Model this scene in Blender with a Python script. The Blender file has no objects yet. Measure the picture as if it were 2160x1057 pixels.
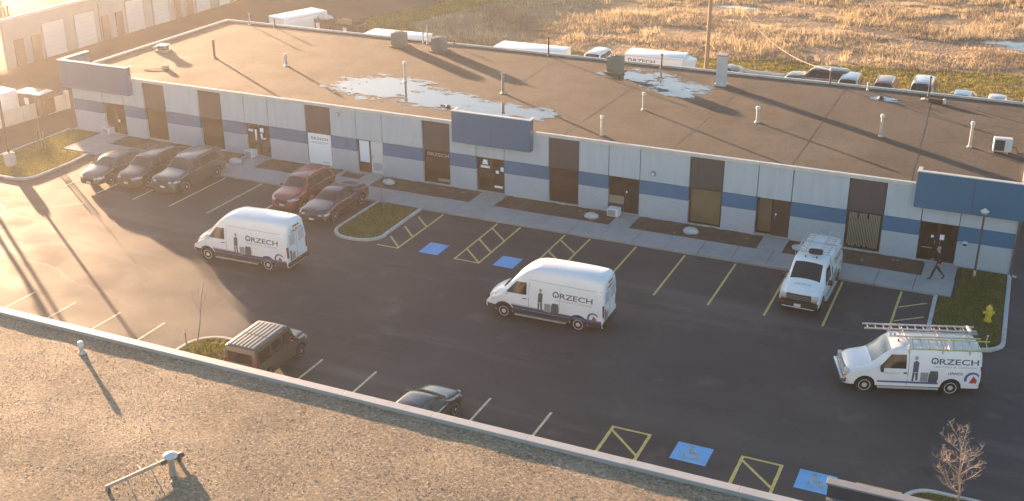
import bpy, bmesh, math, random
import numpy as np
from mathutils import Vector, Matrix, noise as mnoise
R = math.radians
rng = random.Random(7)
nrng = np.random.default_rng(11)
scene = bpy.context.scene
COL = scene.collection

# ------------------------------------------------------------------ camera
CAM = np.array([0.0, -59.653, 24.947])
CR = np.array([0.9100825, 0.4144034, -0.0044370])
CU = np.array([-0.1610299, 0.3634667, 0.9175845])
CF = np.array([-0.3818628, 0.8343631, -0.3975160])
FPX = 2456.47
cd = bpy.data.cameras.new('camera'); cam = bpy.data.objects.new('camera', cd); COL.objects.link(cam)
cd.sensor_width = 36; cd.lens = FPX / 2160 * 36; cd.clip_end = 2000; cd.clip_start = 0.5
m = Matrix.Identity(4)
for i in range(3):
    m[i][0], m[i][1], m[i][2], m[i][3] = CR[i], CU[i], -CF[i], CAM[i]
cam.matrix_world = m
scene.camera = cam
def ray(px, py): return CF + CR * (px - 1080) / FPX - CU * (py - 528.5) / FPX
def gp(px, py, z=0.0):                       # photo pixel -> point on the level z
    d = ray(px, py); return CAM + d * (z - CAM[2]) / d[2]
def wp(px, py, Y=0.0):                       # photo pixel -> point on the plane y = Y
    d = ray(px, py); return CAM + d * (Y - CAM[1]) / d[1]

# ------------------------------------------------------------------ light
SUN_AZ, SUN_EL = 123.3, 5.3                  # heading the light travels to (from +Y to +X), elevation
w = bpy.data.worlds.new('World'); scene.world = w; w.use_nodes = True
nt = w.node_tree; nt.nodes.clear()
sky = nt.nodes.new('ShaderNodeTexSky'); sky.sky_type = 'NISHITA'; sky.sun_disc = False
sky.sun_elevation = R(SUN_EL); sky.sun_rotation = R(SUN_AZ + 180)
sky.air_density = 1.0; sky.dust_density = 1.0; sky.ozone_density = 2.0; sky.altitude = 100
bg = nt.nodes.new('ShaderNodeBackground'); bg.inputs[1].default_value = 0.05
wo = nt.nodes.new('ShaderNodeOutputWorld')
nt.links.new(sky.outputs[0], bg.inputs[0]); nt.links.new(bg.outputs[0], wo.inputs[0])
sl = bpy.data.lights.new('sun', 'SUN'); sun = bpy.data.objects.new('sun', sl); COL.objects.link(sun)
sl.energy = 3.1; sl.angle = R(0.55); sl.color = (1.0, 0.635, 0.375)
trav = Vector((math.sin(R(SUN_AZ)) * math.cos(R(SUN_EL)), math.cos(R(SUN_AZ)) * math.cos(R(SUN_EL)), -math.sin(R(SUN_EL))))
sun.rotation_euler = trav.to_track_quat('-Z', 'Y').to_euler(); sun.location = (-120, 80, 40)
vs = scene.view_settings
vs.view_transform = 'Standard'; vs.look = 'None'; vs.gamma = 1; vs.use_curve_mapping = False
vs.exposure = 3.38
HAZE = (0.00034, 0.71)                         # density, forward scattering
scene.render.engine = 'CYCLES'
scene.cycles.max_bounces = 6; scene.cycles.diffuse_bounces = 3; scene.cycles.glossy_bounces = 3
scene.cycles.transparent_max_bounces = 6; scene.cycles.volume_bounces = 1
scene.cycles.use_denoising = True

# ------------------------------------------------------------------ materials
MATS = {}
def M(name, col, rough=0.6, metal=0.0, var=0.0, vscale=3.0, bump=0.0, bscale=40.0, coat=0.0, spec=0.5,
      col2=None, island=0.0, vdetail=5.0, stretch=None):
    if name in MATS: return MATS[name]
    mt = bpy.data.materials.new(name); mt.use_nodes = True; MATS[name] = mt
    t = mt.node_tree; p = t.nodes['Principled BSDF']
    p.inputs['Roughness'].default_value = rough; p.inputs['Metallic'].default_value = metal
    p.inputs['Coat Weight'].default_value = coat; p.inputs['Specular IOR Level'].default_value = spec
    p.inputs['Base Color'].default_value = (*col, 1)
    mt.diffuse_color = (*col, 1)
    co = t.nodes.new('ShaderNodeTexCoord'); src = co.outputs['Object']
    if stretch:
        mp = t.nodes.new('ShaderNodeMapping'); mp.inputs['Scale'].default_value = stretch
        t.links.new(src, mp.inputs[0]); src = mp.outputs[0]
    last = None
    if var or col2:
        n = t.nodes.new('ShaderNodeTexNoise'); n.inputs['Scale'].default_value = vscale; n.inputs['Detail'].default_value = vdetail
        n.inputs['Roughness'].default_value = 0.62
        t.links.new(src, n.inputs['Vector'])
        rmp = t.nodes.new('ShaderNodeValToRGB'); rmp.color_ramp.elements[0].position = 0.3; rmp.color_ramp.elements[1].position = 0.7
        a = tuple(max(0, c * (1 - var)) for c in col); b = col2 if col2 else tuple(c * (1 + var) for c in col)
        rmp.color_ramp.elements[0].color = (*a, 1); rmp.color_ramp.elements[1].color = (*b, 1)
        t.links.new(n.outputs[0], rmp.inputs[0]); last = rmp.outputs[0]
    if island:
        g = t.nodes.new('ShaderNodeNewGeometry'); hs = t.nodes.new('ShaderNodeHueSaturation')
        mr = t.nodes.new('ShaderNodeMapRange'); mr.inputs[3].default_value = 1 - island; mr.inputs[4].default_value = 1 + island
        t.links.new(g.outputs['Random Per Island'], mr.inputs[0]); t.links.new(mr.outputs[0], hs.inputs['Value'])
        if last: t.links.new(last, hs.inputs['Color'])
        else: hs.inputs['Color'].default_value = (*col, 1)
        last = hs.outputs[0]
    if last: t.links.new(last, p.inputs['Base Color'])
    if bump:
        n2 = t.nodes.new('ShaderNodeTexNoise'); n2.inputs['Scale'].default_value = bscale; n2.inputs['Detail'].default_value = 4
        t.links.new(src, n2.inputs['Vector'])
        bm_ = t.nodes.new('ShaderNodeBump'); bm_.inputs['Strength'].default_value = min(1, bump); bm_.inputs['Distance'].default_value = 0.02
        t.links.new(n2.outputs[0], bm_.inputs['Height']); t.links.new(bm_.outputs[0], p.inputs['Normal'])
    return mt

def layered(name, layers, rough=(0.7, 0.9), bumps=(), spec=0.5):
    """layers: list of (colour, noise scale, lo, hi, stretch) mixed one over the other"""
    mt = bpy.data.materials.new(name); mt.use_nodes = True; MATS[name] = mt
    t = mt.node_tree; p = t.nodes['Principled BSDF']; p.inputs['Specular IOR Level'].default_value = spec
    co = t.nodes.new('ShaderNodeTexCoord'); last = None
    for i, (col, sc, lo, hi, st, amt) in enumerate(layers):
        if i == 0:
            rgb = t.nodes.new('ShaderNodeRGB'); rgb.outputs[0].default_value = (*col, 1); last = rgb.outputs[0]; continue
        mp = t.nodes.new('ShaderNodeMapping'); mp.inputs['Scale'].default_value = st; mp.inputs['Location'].default_value = (i * 13.7, i * 5.1, 0)
        mp.inputs['Rotation'].default_value = (0, 0, 0.2 * i)
        t.links.new(co.outputs['Object'], mp.inputs[0])
        n = t.nodes.new('ShaderNodeTexNoise'); n.inputs['Scale'].default_value = sc; n.inputs['Detail'].default_value = 6; n.inputs['Roughness'].default_value = 0.6
        t.links.new(mp.outputs[0], n.inputs['Vector'])
        mr = t.nodes.new('ShaderNodeMapRange'); mr.inputs[1].default_value = lo; mr.inputs[2].default_value = hi; mr.inputs[4].default_value = amt
        t.links.new(n.outputs[0], mr.inputs[0])
        mx = t.nodes.new('ShaderNodeMixRGB'); mx.inputs[2].default_value = (*col, 1)
        t.links.new(mr.outputs[0], mx.inputs[0]); t.links.new(last, mx.inputs[1]); last = mx.outputs[0]
    t.links.new(last, p.inputs['Base Color'])
    n = t.nodes.new('ShaderNodeTexNoise'); n.inputs['Scale'].default_value = 0.35; n.inputs['Detail'].default_value = 5
    t.links.new(co.outputs['Object'], n.inputs['Vector'])
    mr = t.nodes.new('ShaderNodeMapRange'); mr.inputs[1].default_value = 0.3; mr.inputs[2].default_value = 0.7
    mr.inputs[3].default_value = rough[0]; mr.inputs[4].default_value = rough[1]
    t.links.new(n.outputs[0], mr.inputs[0]); t.links.new(mr.outputs[0], p.inputs['Roughness'])
    prev = None
    for kind, sc, st, dist in bumps:
        if kind == 'v':
            b = t.nodes.new('ShaderNodeTexVoronoi'); b.inputs['Scale'].default_value = sc; out = b.outputs['Distance']
        else:
            b = t.nodes.new('ShaderNodeTexNoise'); b.inputs['Scale'].default_value = sc; b.inputs['Detail'].default_value = 5; out = b.outputs[0]
        t.links.new(co.outputs['Object'], b.inputs['Vector'])
        bn = t.nodes.new('ShaderNodeBump'); bn.inputs['Strength'].default_value = st; bn.inputs['Distance'].default_value = dist
        t.links.new(out, bn.inputs['Height'])
        if prev: t.links.new(prev, bn.inputs['Normal'])
        prev = bn.outputs[0]
    if prev: t.links.new(prev, p.inputs['Normal'])
    return mt

asphalt = layered('asphalt', [((0.059, 0.056, 0.058), 0, 0, 0, None, 0),
                              ((0.094, 0.090, 0.087), 0.09, 0.45, 0.75, (1, 1.6, 1), 0.8),
                              ((0.038, 0.036, 0.039), 0.16, 0.52, 0.75, (0.6, 1.5, 1), 0.7),
                              ((0.150, 0.142, 0.133), 0.10, 0.54, 0.74, (0.35, 3.2, 1), 0.8),
                              ((0.138, 0.132, 0.125), 0.45, 0.58, 0.75, (1, 1, 1), 0.6),
                              ((0.020, 0.020, 0.021), 0.55, 0.64, 0.72, (1, 1, 1), 0.6),
                              ((0.025, 0.025, 0.027), 2.2, 0.62, 0.74, (1, 1, 1), 0.6),
                              ((0.125, 0.125, 0.125), 45, 0.55, 0.8, (1, 1, 1), 0.4)],
                  rough=(0.62, 0.80), bumps=(('n', 60, 0.35, 0.01), ('n', 4, 0.12, 0.02)), spec=0.14)
drive = layered('driveway_asphalt', [((0.042, 0.039, 0.038), 0, 0, 0, None, 0),
                                     ((0.070, 0.064, 0.062), 0.12, 0.45, 0.75, (1, 1, 1), 0.8),
                                     ((0.028, 0.027, 0.027), 0.5, 0.55, 0.75, (1, 1, 1), 0.6)],
                rough=(0.75, 0.9), bumps=(('n', 40, 0.3, 0.01),), spec=0.12)
roofgravel = layered('roof_gravel', [((0.071, 0.054, 0.040), 0, 0, 0, None, 0),
                                     ((0.095, 0.074, 0.057), 0.2, 0.42, 0.66, (1, 1, 1), 1.0),
                                     ((0.042, 0.033, 0.026), 0.35, 0.48, 0.68, (1, 1, 1), 0.9),
                                     ((0.116, 0.095, 0.074), 4.5, 0.52, 0.72, (1, 1, 1), 0.6),
                                     ((0.028, 0.022, 0.019), 7, 0.52, 0.72, (1, 1, 1), 0.7)],
                     rough=(0.75, 0.95), bumps=(('n', 26, 0.6, 0.02), ('n', 6.5, 0.6, 0.022), ('n', 1.6, 0.2, 0.05)), spec=0.4)
pebbly = layered('roof_pebbles', [((0.254, 0.193, 0.125), 0, 0, 0, None, 0),
                                  ((0.370, 0.280, 0.187), 0.25, 0.42, 0.7, (1, 1, 1), 0.8),
                                  ((0.128, 0.095, 0.067), 0.5, 0.52, 0.72, (1, 1, 1), 0.7),
                                  ((0.509, 0.411, 0.293), 7, 0.50, 0.66, (1, 1.3, 1), 0.75),
                                  ((0.076, 0.059, 0.046), 9, 0.50, 0.66, (1, 1.3, 1), 0.75)],
                 rough=(0.8, 0.95), bumps=(('n', 30, 0.7, 0.02), ('n', 11, 0.55, 0.022)), spec=0.3)
concrete = layered('sidewalk_concrete', [((0.36, 0.35, 0.335), 0, 0, 0, None, 0),
                                         ((0.27, 0.265, 0.255), 0.5, 0.45, 0.7, (1, 1, 1), 0.8),
                                         ((0.44, 0.42, 0.39), 1.6, 0.55, 0.75, (1, 1, 1), 0.6),
                                         ((0.2, 0.195, 0.185), 3, 0.6, 0.8, (1, 1, 1), 0.5)],
                   rough=(0.75, 0.92), bumps=(('n', 50, 0.25, 0.01),))
kerbm = M('kerb_concrete', (0.46, 0.44, 0.41), 0.85, var=0.2, vscale=2.5, bump=0.4, bscale=30)
mulch = layered('mulch', [((0.083, 0.050, 0.034), 0, 0, 0, None, 0), ((0.150, 0.098, 0.065), 1.5, 0.45, 0.7, (1, 1, 1), 0.8),
                          ((0.038, 0.024, 0.017), 8, 0.5, 0.7, (1, 1, 1), 0.7)], rough=(0.85, 0.95), bumps=(('n', 18, 0.8, 0.06),))
soil = layered('lawn_soil', [((0.055, 0.058, 0.022), 0, 0, 0, None, 0), ((0.09, 0.085, 0.035), 0.8, 0.45, 0.7, (1, 1, 1), 0.8),
                             ((0.03, 0.035, 0.014), 3, 0.5, 0.7, (1, 1, 1), 0.6)], rough=(0.9, 0.95), bumps=(('n', 14, 0.7, 0.06),))
fieldm = layered('field_earth', [((0.255, 0.168, 0.098), 0, 0, 0, None, 0), ((0.360, 0.247, 0.150), 0.15, 0.45, 0.7, (1, 1, 1), 0.8),
                                 ((0.135, 0.099, 0.075), 0.09, 0.55, 0.7, (0.5, 1.4, 1), 0.9), ((0.195, 0.195, 0.075), 0.06, 0.55, 0.7, (1, 1, 1), 0.6),
                                 ((0.450, 0.345, 0.225), 1.2, 0.58, 0.75, (1, 1, 1), 0.6)], rough=(0.9, 0.95), bumps=(('n', 3, 0.8, 0.25), ('n', 0.5, 0.6, 0.6)))
vergem = layered('verge_earth', [((0.12, 0.115, 0.04), 0, 0, 0, None, 0), ((0.17, 0.14, 0.06), 0.3, 0.45, 0.7, (0.6, 1.4, 1), 0.9),
                                 ((0.07, 0.062, 0.035), 0.7, 0.55, 0.72, (1, 1, 1), 0.7)], rough=(0.9, 0.95), bumps=(('n', 5, 0.7, 0.15),))
white_panel = M('white_panel', (0.45, 0.505, 0.555), 0.55, var=0.08, vscale=0.8, stretch=(3, 3, 0.4))
blue_paint = M('blue_band_paint', (0.014, 0.15, 0.285), 0.6, var=0.12, vscale=0.9, bump=0.1, bscale=60)
fascia_blue = M('fascia_blue', (0.010, 0.130, 0.25), 0.42, var=0.07, vscale=0.7, stretch=(2, 2, 0.3))
dark_panel = M('dark_panel', (0.046, 0.051, 0.064), 0.5, var=0.12, vscale=1.0, stretch=(2, 2, 0.4))
seamm = M('seam_dark', (0.03, 0.032, 0.036), 0.7)
flash_m = M('edge_flashing', (0.60, 0.58, 0.55), 0.45, metal=0.2, var=0.12, vscale=2)
bronze = M('bronze_frame', (0.035, 0.027, 0.022), 0.45, metal=0.3)
grey_metal = M('grey_metal', (0.30, 0.30, 0.29), 0.5, metal=0.4, var=0.15, vscale=5)
galv = M('galvanised', (0.48, 0.48, 0.47), 0.4, metal=0.6, var=0.12, vscale=6)
unit_grey = M('unit_grey', (0.23, 0.235, 0.215), 0.55, metal=0.1, var=0.12, vscale=4)
white_pl = M('white_plastic', (0.70, 0.68, 0.65), 0.5, var=0.06, vscale=5)
pvc = M('vent_pipe_paint', (0.55, 0.51, 0.46), 0.55, var=0.15, vscale=6)
dark_pipe = M('dark_pipe', (0.08, 0.07, 0.065), 0.6, var=0.2, vscale=6)
black_pl = M('black_plastic', (0.02, 0.02, 0.021), 0.5)
rubber = M('tyre_rubber', (0.018, 0.017, 0.017), 0.85)
rimm = M('wheel_rim', (0.52, 0.51, 0.50), 0.38, metal=0.15)
rim_dark = M('wheel_rim_steel', (0.20, 0.19, 0.185), 0.5, metal=0.5)
chrome = M('chrome', (0.62, 0.62, 0.62), 0.2, metal=0.9)
alu = M('aluminium', (0.55, 0.52, 0.50), 0.38, metal=0.6, var=0.1, vscale=4)
fibre = M('yellow_fibreglass', (0.52, 0.50, 0.13), 0.5, var=0.1, vscale=4)
glass_car = M('car_glass', (0.016, 0.019, 0.021), 0.08, spec=0.6)
glass_side = M('side_glass', (0.03, 0.022, 0.02), 0.10, spec=0.5)
head_m = M('headlight_lens', (0.55, 0.55, 0.55), 0.12, spec=0.7)
tail_m = M('taillight_lens', (0.22, 0.02, 0.018), 0.2)
plate_m = M('licence_plate', (0.68, 0.68, 0.70), 0.5)
amber = M('amber_lens', (0.6, 0.22, 0.03), 0.3)
yellow_line = M('yellow_line_paint', (0.58, 0.45, 0.12), 0.7, var=0.22, vscale=5, col2=(0.63, 0.52, 0.2))
pale_line = M('pale_line_paint', (0.58, 0.50, 0.32), 0.7, var=0.25, vscale=5)
blue_mark = M('blue_marking_paint', (0.12, 0.37, 0.68), 0.6, var=0.15, vscale=2.5)
worn_mark = M('worn_symbol_paint', (0.33, 0.30, 0.22), 0.7, var=0.4, vscale=6)
hyd_m = M('hydrant_yellow', (0.66, 0.47, 0.03), 0.5, var=0.12, vscale=9)
wood_m = M('weathered_pole', (0.30, 0.21, 0.13), 0.85, var=0.25, vscale=3, stretch=(6, 6, 0.5))
bark = M('twig_bark', (0.27, 0.235, 0.20), 0.9, var=0.25, vscale=8)
stone_m = M('pale_boulder', (0.52, 0.50, 0.47), 0.8, var=0.2, vscale=4, bump=0.4, bscale=12)
beige_blind = M('beige_blind', (0.50, 0.44, 0.32), 0.8, var=0.1, vscale=1.5)
white_blind = M('white_blind_slat', (0.8, 0.8, 0.78), 0.7)
poster_m = M('white_poster', (0.88, 0.88, 0.90), 0.6)
ink_grey = M('sign_ink_grey', (0.10, 0.10, 0.115), 0.6)
ink_lite = M('sign_ink_light', (0.42, 0.40, 0.38), 0.6)
dec_grey = M('decal_dark_grey', (0.075, 0.085, 0.105), 0.5)
dec_soft = M('decal_soft_grey', (0.42, 0.41, 0.43), 0.5)
dec_blue = M('decal_blue', (0.075, 0.10, 0.27), 0.45)
dec_red = M('decal_red', (0.45, 0.06, 0.045), 0.5)
dec_unit = M('decal_unit_grey', (0.26, 0.27, 0.28), 0.5)
dec_skin = M('decal_tan', (0.42, 0.28, 0.20), 0.5)
def paint(name, col, rough=0.32, coat=0.6, metal=0.0):
    return M(name, col, rough, metal=metal, coat=coat, var=0.06, vscale=1.5)
van_white = layered('van_white', [((0.80, 0.80, 0.795), 0, 0, 0, None, 0), ((0.70, 0.685, 0.66), 0.9, 0.45, 0.75, (1, 1, 2.2), 0.6),
                                  ((0.60, 0.575, 0.54), 3.5, 0.58, 0.78, (0.5, 0.5, 2.5), 0.45)], rough=(0.30, 0.45))
van_white.node_tree.nodes['Principled BSDF'].inputs['Coat Weight'].default_value = 0.35

# window glass: reflects at a grazing view, lets the blind or the room behind show through
def glass(name, tint, trans):
    mt = bpy.data.materials.new(name); mt.use_nodes = True; t = mt.node_tree; t.nodes.clear()
    o = t.nodes.new('ShaderNodeOutputMaterial'); fr = t.nodes.new('ShaderNodeFresnel'); fr.inputs[0].default_value = 1.5
    gl = t.nodes.new('ShaderNodeBsdfGlossy'); gl.inputs['Roughness'].default_value = 0.05
    tr = t.nodes.new('ShaderNodeBsdfTransparent'); tr.inputs[0].default_value = (*tint, 1)
    df = t.nodes.new('ShaderNodeBsdfDiffuse'); df.inputs[0].default_value = (0.02, 0.018, 0.016, 1)
    m1 = t.nodes.new('ShaderNodeMixShader'); m1.inputs[0].default_value = trans
    m2 = t.nodes.new('ShaderNodeMixShader')
    t.links.new(df.outputs[0], m1.inputs[1]); t.links.new(tr.outputs[0], m1.inputs[2])
    t.links.new(fr.outputs[0], m2.inputs[0]); t.links.new(m1.outputs[0], m2.inputs[1]); t.links.new(gl.outputs[0], m2.inputs[2])
    t.links.new(m2.outputs[0], o.inputs[0]); MATS[name] = mt
    return mt
win_glass = glass('window_glass', (0.92, 0.90, 0.86), 0.96)
room_dark = M('dim_interior', (0.045, 0.030, 0.021), 0.9, var=0.3, vscale=0.7)

# painted block wall of the ground storey
def block_wall():
    mt = bpy.data.materials.new('painted_block'); mt.use_nodes = True; t = mt.node_tree; p = t.nodes['Principled BSDF']; MATS['painted_block'] = mt
    co = t.nodes.new('ShaderNodeTexCoord'); mp = t.nodes.new('ShaderNodeMapping'); mp.inputs['Rotation'].default_value = (R(-90), 0, 0)
    t.links.new(co.outputs['Object'], mp.inputs[0])
    br = t.nodes.new('ShaderNodeTexBrick'); br.inputs['Scale'].default_value = 1.0; br.inputs['Brick Width'].default_value = 0.3
    br.inputs['Row Height'].default_value = 0.095; br.inputs['Mortar Size'].default_value = 0.010; br.inputs['Mortar Smooth'].default_value = 0.3
    br.inputs['Color1'].default_value = (0.47, 0.52, 0.57, 1); br.inputs['Color2'].default_value = (0.43, 0.475, 0.52, 1); br.inputs['Mortar'].default_value = (0.34, 0.38, 0.42, 1)
    t.links.new(mp.outputs[0], br.inputs['Vector']); t.links.new(br.outputs['Color'], p.inputs['Base Color'])
    bn = t.nodes.new('ShaderNodeBump'); bn.inputs['Strength'].default_value = 0.6; bn.inputs['Distance'].default_value = 0.01; bn.invert = True
    t.links.new(br.outputs['Fac'], bn.inputs['Height']); t.links.new(bn.outputs[0], p.inputs['Normal'])
    p.inputs['Roughness'].default_value = 0.65
    return mt
block = block_wall()

# ------------------------------------------------------------------ mesh helpers
class MB:
    def __init__(s): s.v = []; s.f = []; s.mi = []; s.mats = []; s.smooth = False
    def _m(s, mat):
        if mat is None: return 0
        if mat not in s.mats: s.mats.append(mat)
        return s.mats.index(mat)
    def add(s, vs, fs, mat=None):
        o = len(s.v); k = s._m(mat); s.v += [tuple(map(float, a)) for a in vs]
        for f in fs: s.f.append(tuple(i + o for i in f)); s.mi.append(k)
        return s
    def box(s, x0, x1, y0, y1, z0, z1, mat=None, bev=0.0):
        if bev <= 0:
            vs = [(x0, y0, z0), (x1, y0, z0), (x1, y1, z0), (x0, y1, z0), (x0, y0, z1), (x1, y0, z1), (x1, y1, z1), (x0, y1, z1)]
            return s.add(vs, [(0, 3, 2, 1), (4, 5, 6, 7), (0, 1, 5, 4), (1, 2, 6, 5), (2, 3, 7, 6), (3, 0, 4, 7)], mat)
        bm = bmesh.new(); bmesh.ops.create_cube(bm, size=1)
        for v in bm.verts:
            v.co = Vector(((x0 + x1) / 2 + v.co.x * (x1 - x0), (y0 + y1) / 2 + v.co.y * (y1 - y0), (z0 + z1) / 2 + v.co.z * (z1 - z0)))
        bmesh.ops.bevel(bm, geom=list(bm.edges), offset=bev, segments=2, affect='EDGES', profile=0.6)
        return s.frombm(bm, mat)
    def frombm(s, bm, mat=None):
        bm.verts.index_update(); vs = [v.co[:] for v in bm.verts]; fs = [tuple(v.index for v in f.verts) for f in bm.faces]; bm.free()
        return s.add(vs, fs, mat)
    def prism(s, pts, z0, z1, mat=None):          # horizontal outline, counter-clockwise
        n = len(pts); vs = [(p[0], p[1], z0) for p in pts] + [(p[0], p[1], z1) for p in pts]
        fs = [tuple(range(n - 1, -1, -1)), tuple(range(n, 2 * n))] + [(i, (i + 1) % n, n + (i + 1) % n, n + i) for i in range(n)]
        return s.add(vs, fs, mat)
    def tube(s, path, radii, n=8, mat=None, caps=True):
        path = [Vector(p) for p in path]
        if not hasattr(radii, '__len__'): radii = [radii] * len(path)
        vs = []; fs = []; up = Vector((0, 0, 1)); prev = None
        for i, p in enumerate(path):
            d = (path[min(i + 1, len(path) - 1)] - path[max(i - 1, 0)]).normalized()
            if prev is None:
                a = d.cross(up if abs(d.z) < 0.95 else Vector((1, 0, 0))).normalized()
            else:
                a = (prev - d * prev.dot(d)).normalized()
            prev = a; b = d.cross(a)
            for k in range(n):
                t = 2 * math.pi * k / n; vs.append(p + (a * math.cos(t) + b * math.sin(t)) * radii[i])
        for i in range(len(path) - 1):
            for k in range(n): fs.append((i * n + k, i * n + (k + 1) % n, (i + 1) * n + (k + 1) % n, (i + 1) * n + k))
        if caps: fs.append(tuple(range(n - 1, -1, -1))); fs.append(tuple((len(path) - 1) * n + k for k in range(n)))
        return s.add(vs, fs, mat)
    def lathe(s, prof, n=16, axis='z', c=(0, 0, 0), mat=None):    # prof: (radius, height)
        vs = []; fs = []
        for r, h in prof:
            for k in range(n):
                t = 2 * math.pi * k / n
                if axis == 'z': vs.append((c[0] + r * math.cos(t), c[1] + r * math.sin(t), c[2] + h))
                elif axis == 'y': vs.append((c[0] + r * math.sin(t), c[1] + h, c[2] + r * math.cos(t)))
                else: vs.append((c[0] + h, c[1] + r * math.cos(t), c[2] + r * math.sin(t)))
        for i in range(len(prof) - 1):
            for k in range(n): fs.append((i * n + k, i * n + (k + 1) % n, (i + 1) * n + (k + 1) % n, (i + 1) * n + k))
        fs.append(tuple(range(n - 1, -1, -1))); fs.append(tuple((len(prof) - 1) * n + k for k in range(n)))
        return s.add(vs, fs, mat)
    def mesh(s, name, mat=None, smooth=None):
        me = bpy.data.meshes.new(name); me.from_pydata(s.v, [], s.f); me.update()
        if mat is not None: me.materials.append(mat)
        else:
            for a in s.mats: me.materials.append(a)
            me.polygons.foreach_set('material_index', s.mi)
        if smooth:
            me.shade_smooth(); me.set_sharp_from_angle(angle=R(smooth))
        return me
    def build(s, name, mat=None, parent=None, loc=None, smooth=None, rz=0):
        return link(name, s.mesh(name, mat, smooth), parent, loc, rz)
def link(name, me, parent=None, loc=None, rz=0):
    o = bpy.data.objects.new(name, me); COL.objects.link(o)
    if parent is not None: o.parent = parent
    if loc is not None: o.location = loc
    if rz: o.rotation_euler = (0, 0, rz)
    return o
def tag(o, label, cat, group=None):
    o['label'] = label; o['category'] = cat
    if group: o['group'] = group
    return o
def thing(name, label, cat, loc=(0, 0, 0), rz=0, group=None):
    o = bpy.data.objects.new(name, None); COL.objects.link(o); o.location = loc; o.rotation_euler = (0, 0, rz); o.empty_display_size = 0.2
    return tag(o, label, cat, group)
def struct(o): o['kind'] = 'structure'; return o
def stuff(o): o['kind'] = 'stuff'; return o
def poly_sheet(name, pts, z, mat, parent=None):
    me = bpy.data.meshes.new(name); me.from_pydata([(p[0], p[1], z) for p in pts], [], [tuple(range(len(pts)))]); me.materials.append(mat)
    return link(name, me, parent)
def arc(cx, cy, r, a0, a1, n=6):
    return [(cx + r * math.cos(R(a0 + (a1 - a0) * i / n)), cy + r * math.sin(R(a0 + (a1 - a0) * i / n))) for i in range(n + 1)]
_txt = {}
def text2d(s, size=1.0):
    """flat glyph mesh of a word: verts (x, y), faces"""
    if s not in _txt:
        c = bpy.data.curves.new('word', 'FONT'); c.body = s; c.size = 1.0; c.resolution_u = 3; c.offset = 0.016
        o = bpy.data.objects.new('word', c); COL.objects.link(o); bpy.context.view_layer.update()
        me = bpy.data.meshes.new_from_object(o.evaluated_get(bpy.context.evaluated_depsgraph_get()))
        vs = [(v.co.x, v.co.y) for v in me.vertices]; fs = [tuple(p.vertices) for p in me.polygons]
        bpy.data.objects.remove(o); bpy.data.meshes.remove(me); bpy.data.curves.remove(c)
        x0 = min(v[0] for v in vs); vs = [(v[0] - x0, v[1]) for v in vs]
        _txt[s] = (vs, fs)
    vs, fs = _txt[s]
    return [(a * size, b * size) for a, b in vs], fs
def word(s, width, height):
    vs, fs = text2d(s); w0 = max(v[0] for v in vs); h0 = max(v[1] for v in vs)
    return [(a / w0 * width, b / h0 * height) for a, b in vs], fs
def logo_mark(h):
    """the ring with a flame that stands for the first letter; (ring verts, faces), height h"""
    vs = []; fs = []; n = 22; ro = h * 0.5; ri = h * 0.31
    for k in range(n + 1):
        t = R(-60 + 300 * k / n) + math.pi / 2 - R(90)
        vs += [(ro + ro * math.cos(t), ro + ro * math.sin(t)), (ro + ri * math.cos(t), ro + ri * math.sin(t))]
    for k in range(n): fs.append((2 * k, 2 * k + 2, 2 * k + 3, 2 * k + 1))
    b = len(vs); vs += [(ro - 0.13 * h, 0.06 * h), (ro + 0.13 * h, 0.06 * h), (ro + 0.12 * h, 0.28 * h), (ro, 0.60 * h), (ro - 0.12 * h, 0.25 * h)]
    fs.append((b, b + 1, b + 2, b + 3, b + 4))
    return vs, fs

# ================================================================== THE SETTING
struct(poly_sheet('ground', [(-61.9, -400), (400, -400), (400, 500), (-500, 500), (-500, 14.0), (-61.9, 14.0)], -0.05, fieldm))
def sm(a, b, v): t_ = min(1, max(0, (v - a) / (b - a))); return t_ * t_ * (3 - 2 * t_)
def drive_z(x, y):                               # the strip left of the building is sunk so the low sun clears the barrier
    return -0.025 - 0.75 * (1 - sm(7.0, 15.5, y)) * sm(-61.8, -62.6, x) * sm(-80, -73, x)
gx = [-500, -300, -150] + list(np.linspace(-110, -62.6, 40)) + [-62.3, -61.8]; gy = [-400, -200, -100] + list(np.linspace(-60, 15.6, 60))
vs = [(a, b, drive_z(a, b)) for b in gy for a in gx]; n_ = len(gx)
me = bpy.data.meshes.new('side_driveway'); me.from_pydata(vs, [], [(j * n_ + i, j * n_ + i + 1, (j + 1) * n_ + i + 1, (j + 1) * n_ + i) for j in range(len(gy) - 1) for i in range(n_ - 1)]); me.materials.append(drive)
struct(link('side_driveway', me))
struct(poly_sheet('driveway', [(-79.0, 15.6), (40, 15.6), (40, 31.0), (-58.5, 31.0), (-61.8, 38.5), (-57.6, 52), (-44, 96), (-79.0, 96)], -0.025, drive))
VERGE = [(-58.3, 31.05), (60, 31.05), (60, 48), (8, 44.5), (0, 43), (-10, 41), (-22, 39), (-33, 36.5), (-42, 34.5), (-52, 35), (-56.5, 40), (-53.5, 51), (-47, 70), (-40, 96), (-44.2, 96), (-57.8, 52), (-62.0, 38.5)]
struct(poly_sheet('grass_verge', VERGE, -0.03, vergem))
lot = struct(poly_sheet('parking_lot', [(-66.0, -29.8), (60, -29.8), (60, 15.6), (0.75, 15.6), (0.75, -0.2), (-61.75, -0.2), (-61.75, -9.9), (-66.0, -9.9)], 0.0, asphalt))

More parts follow.
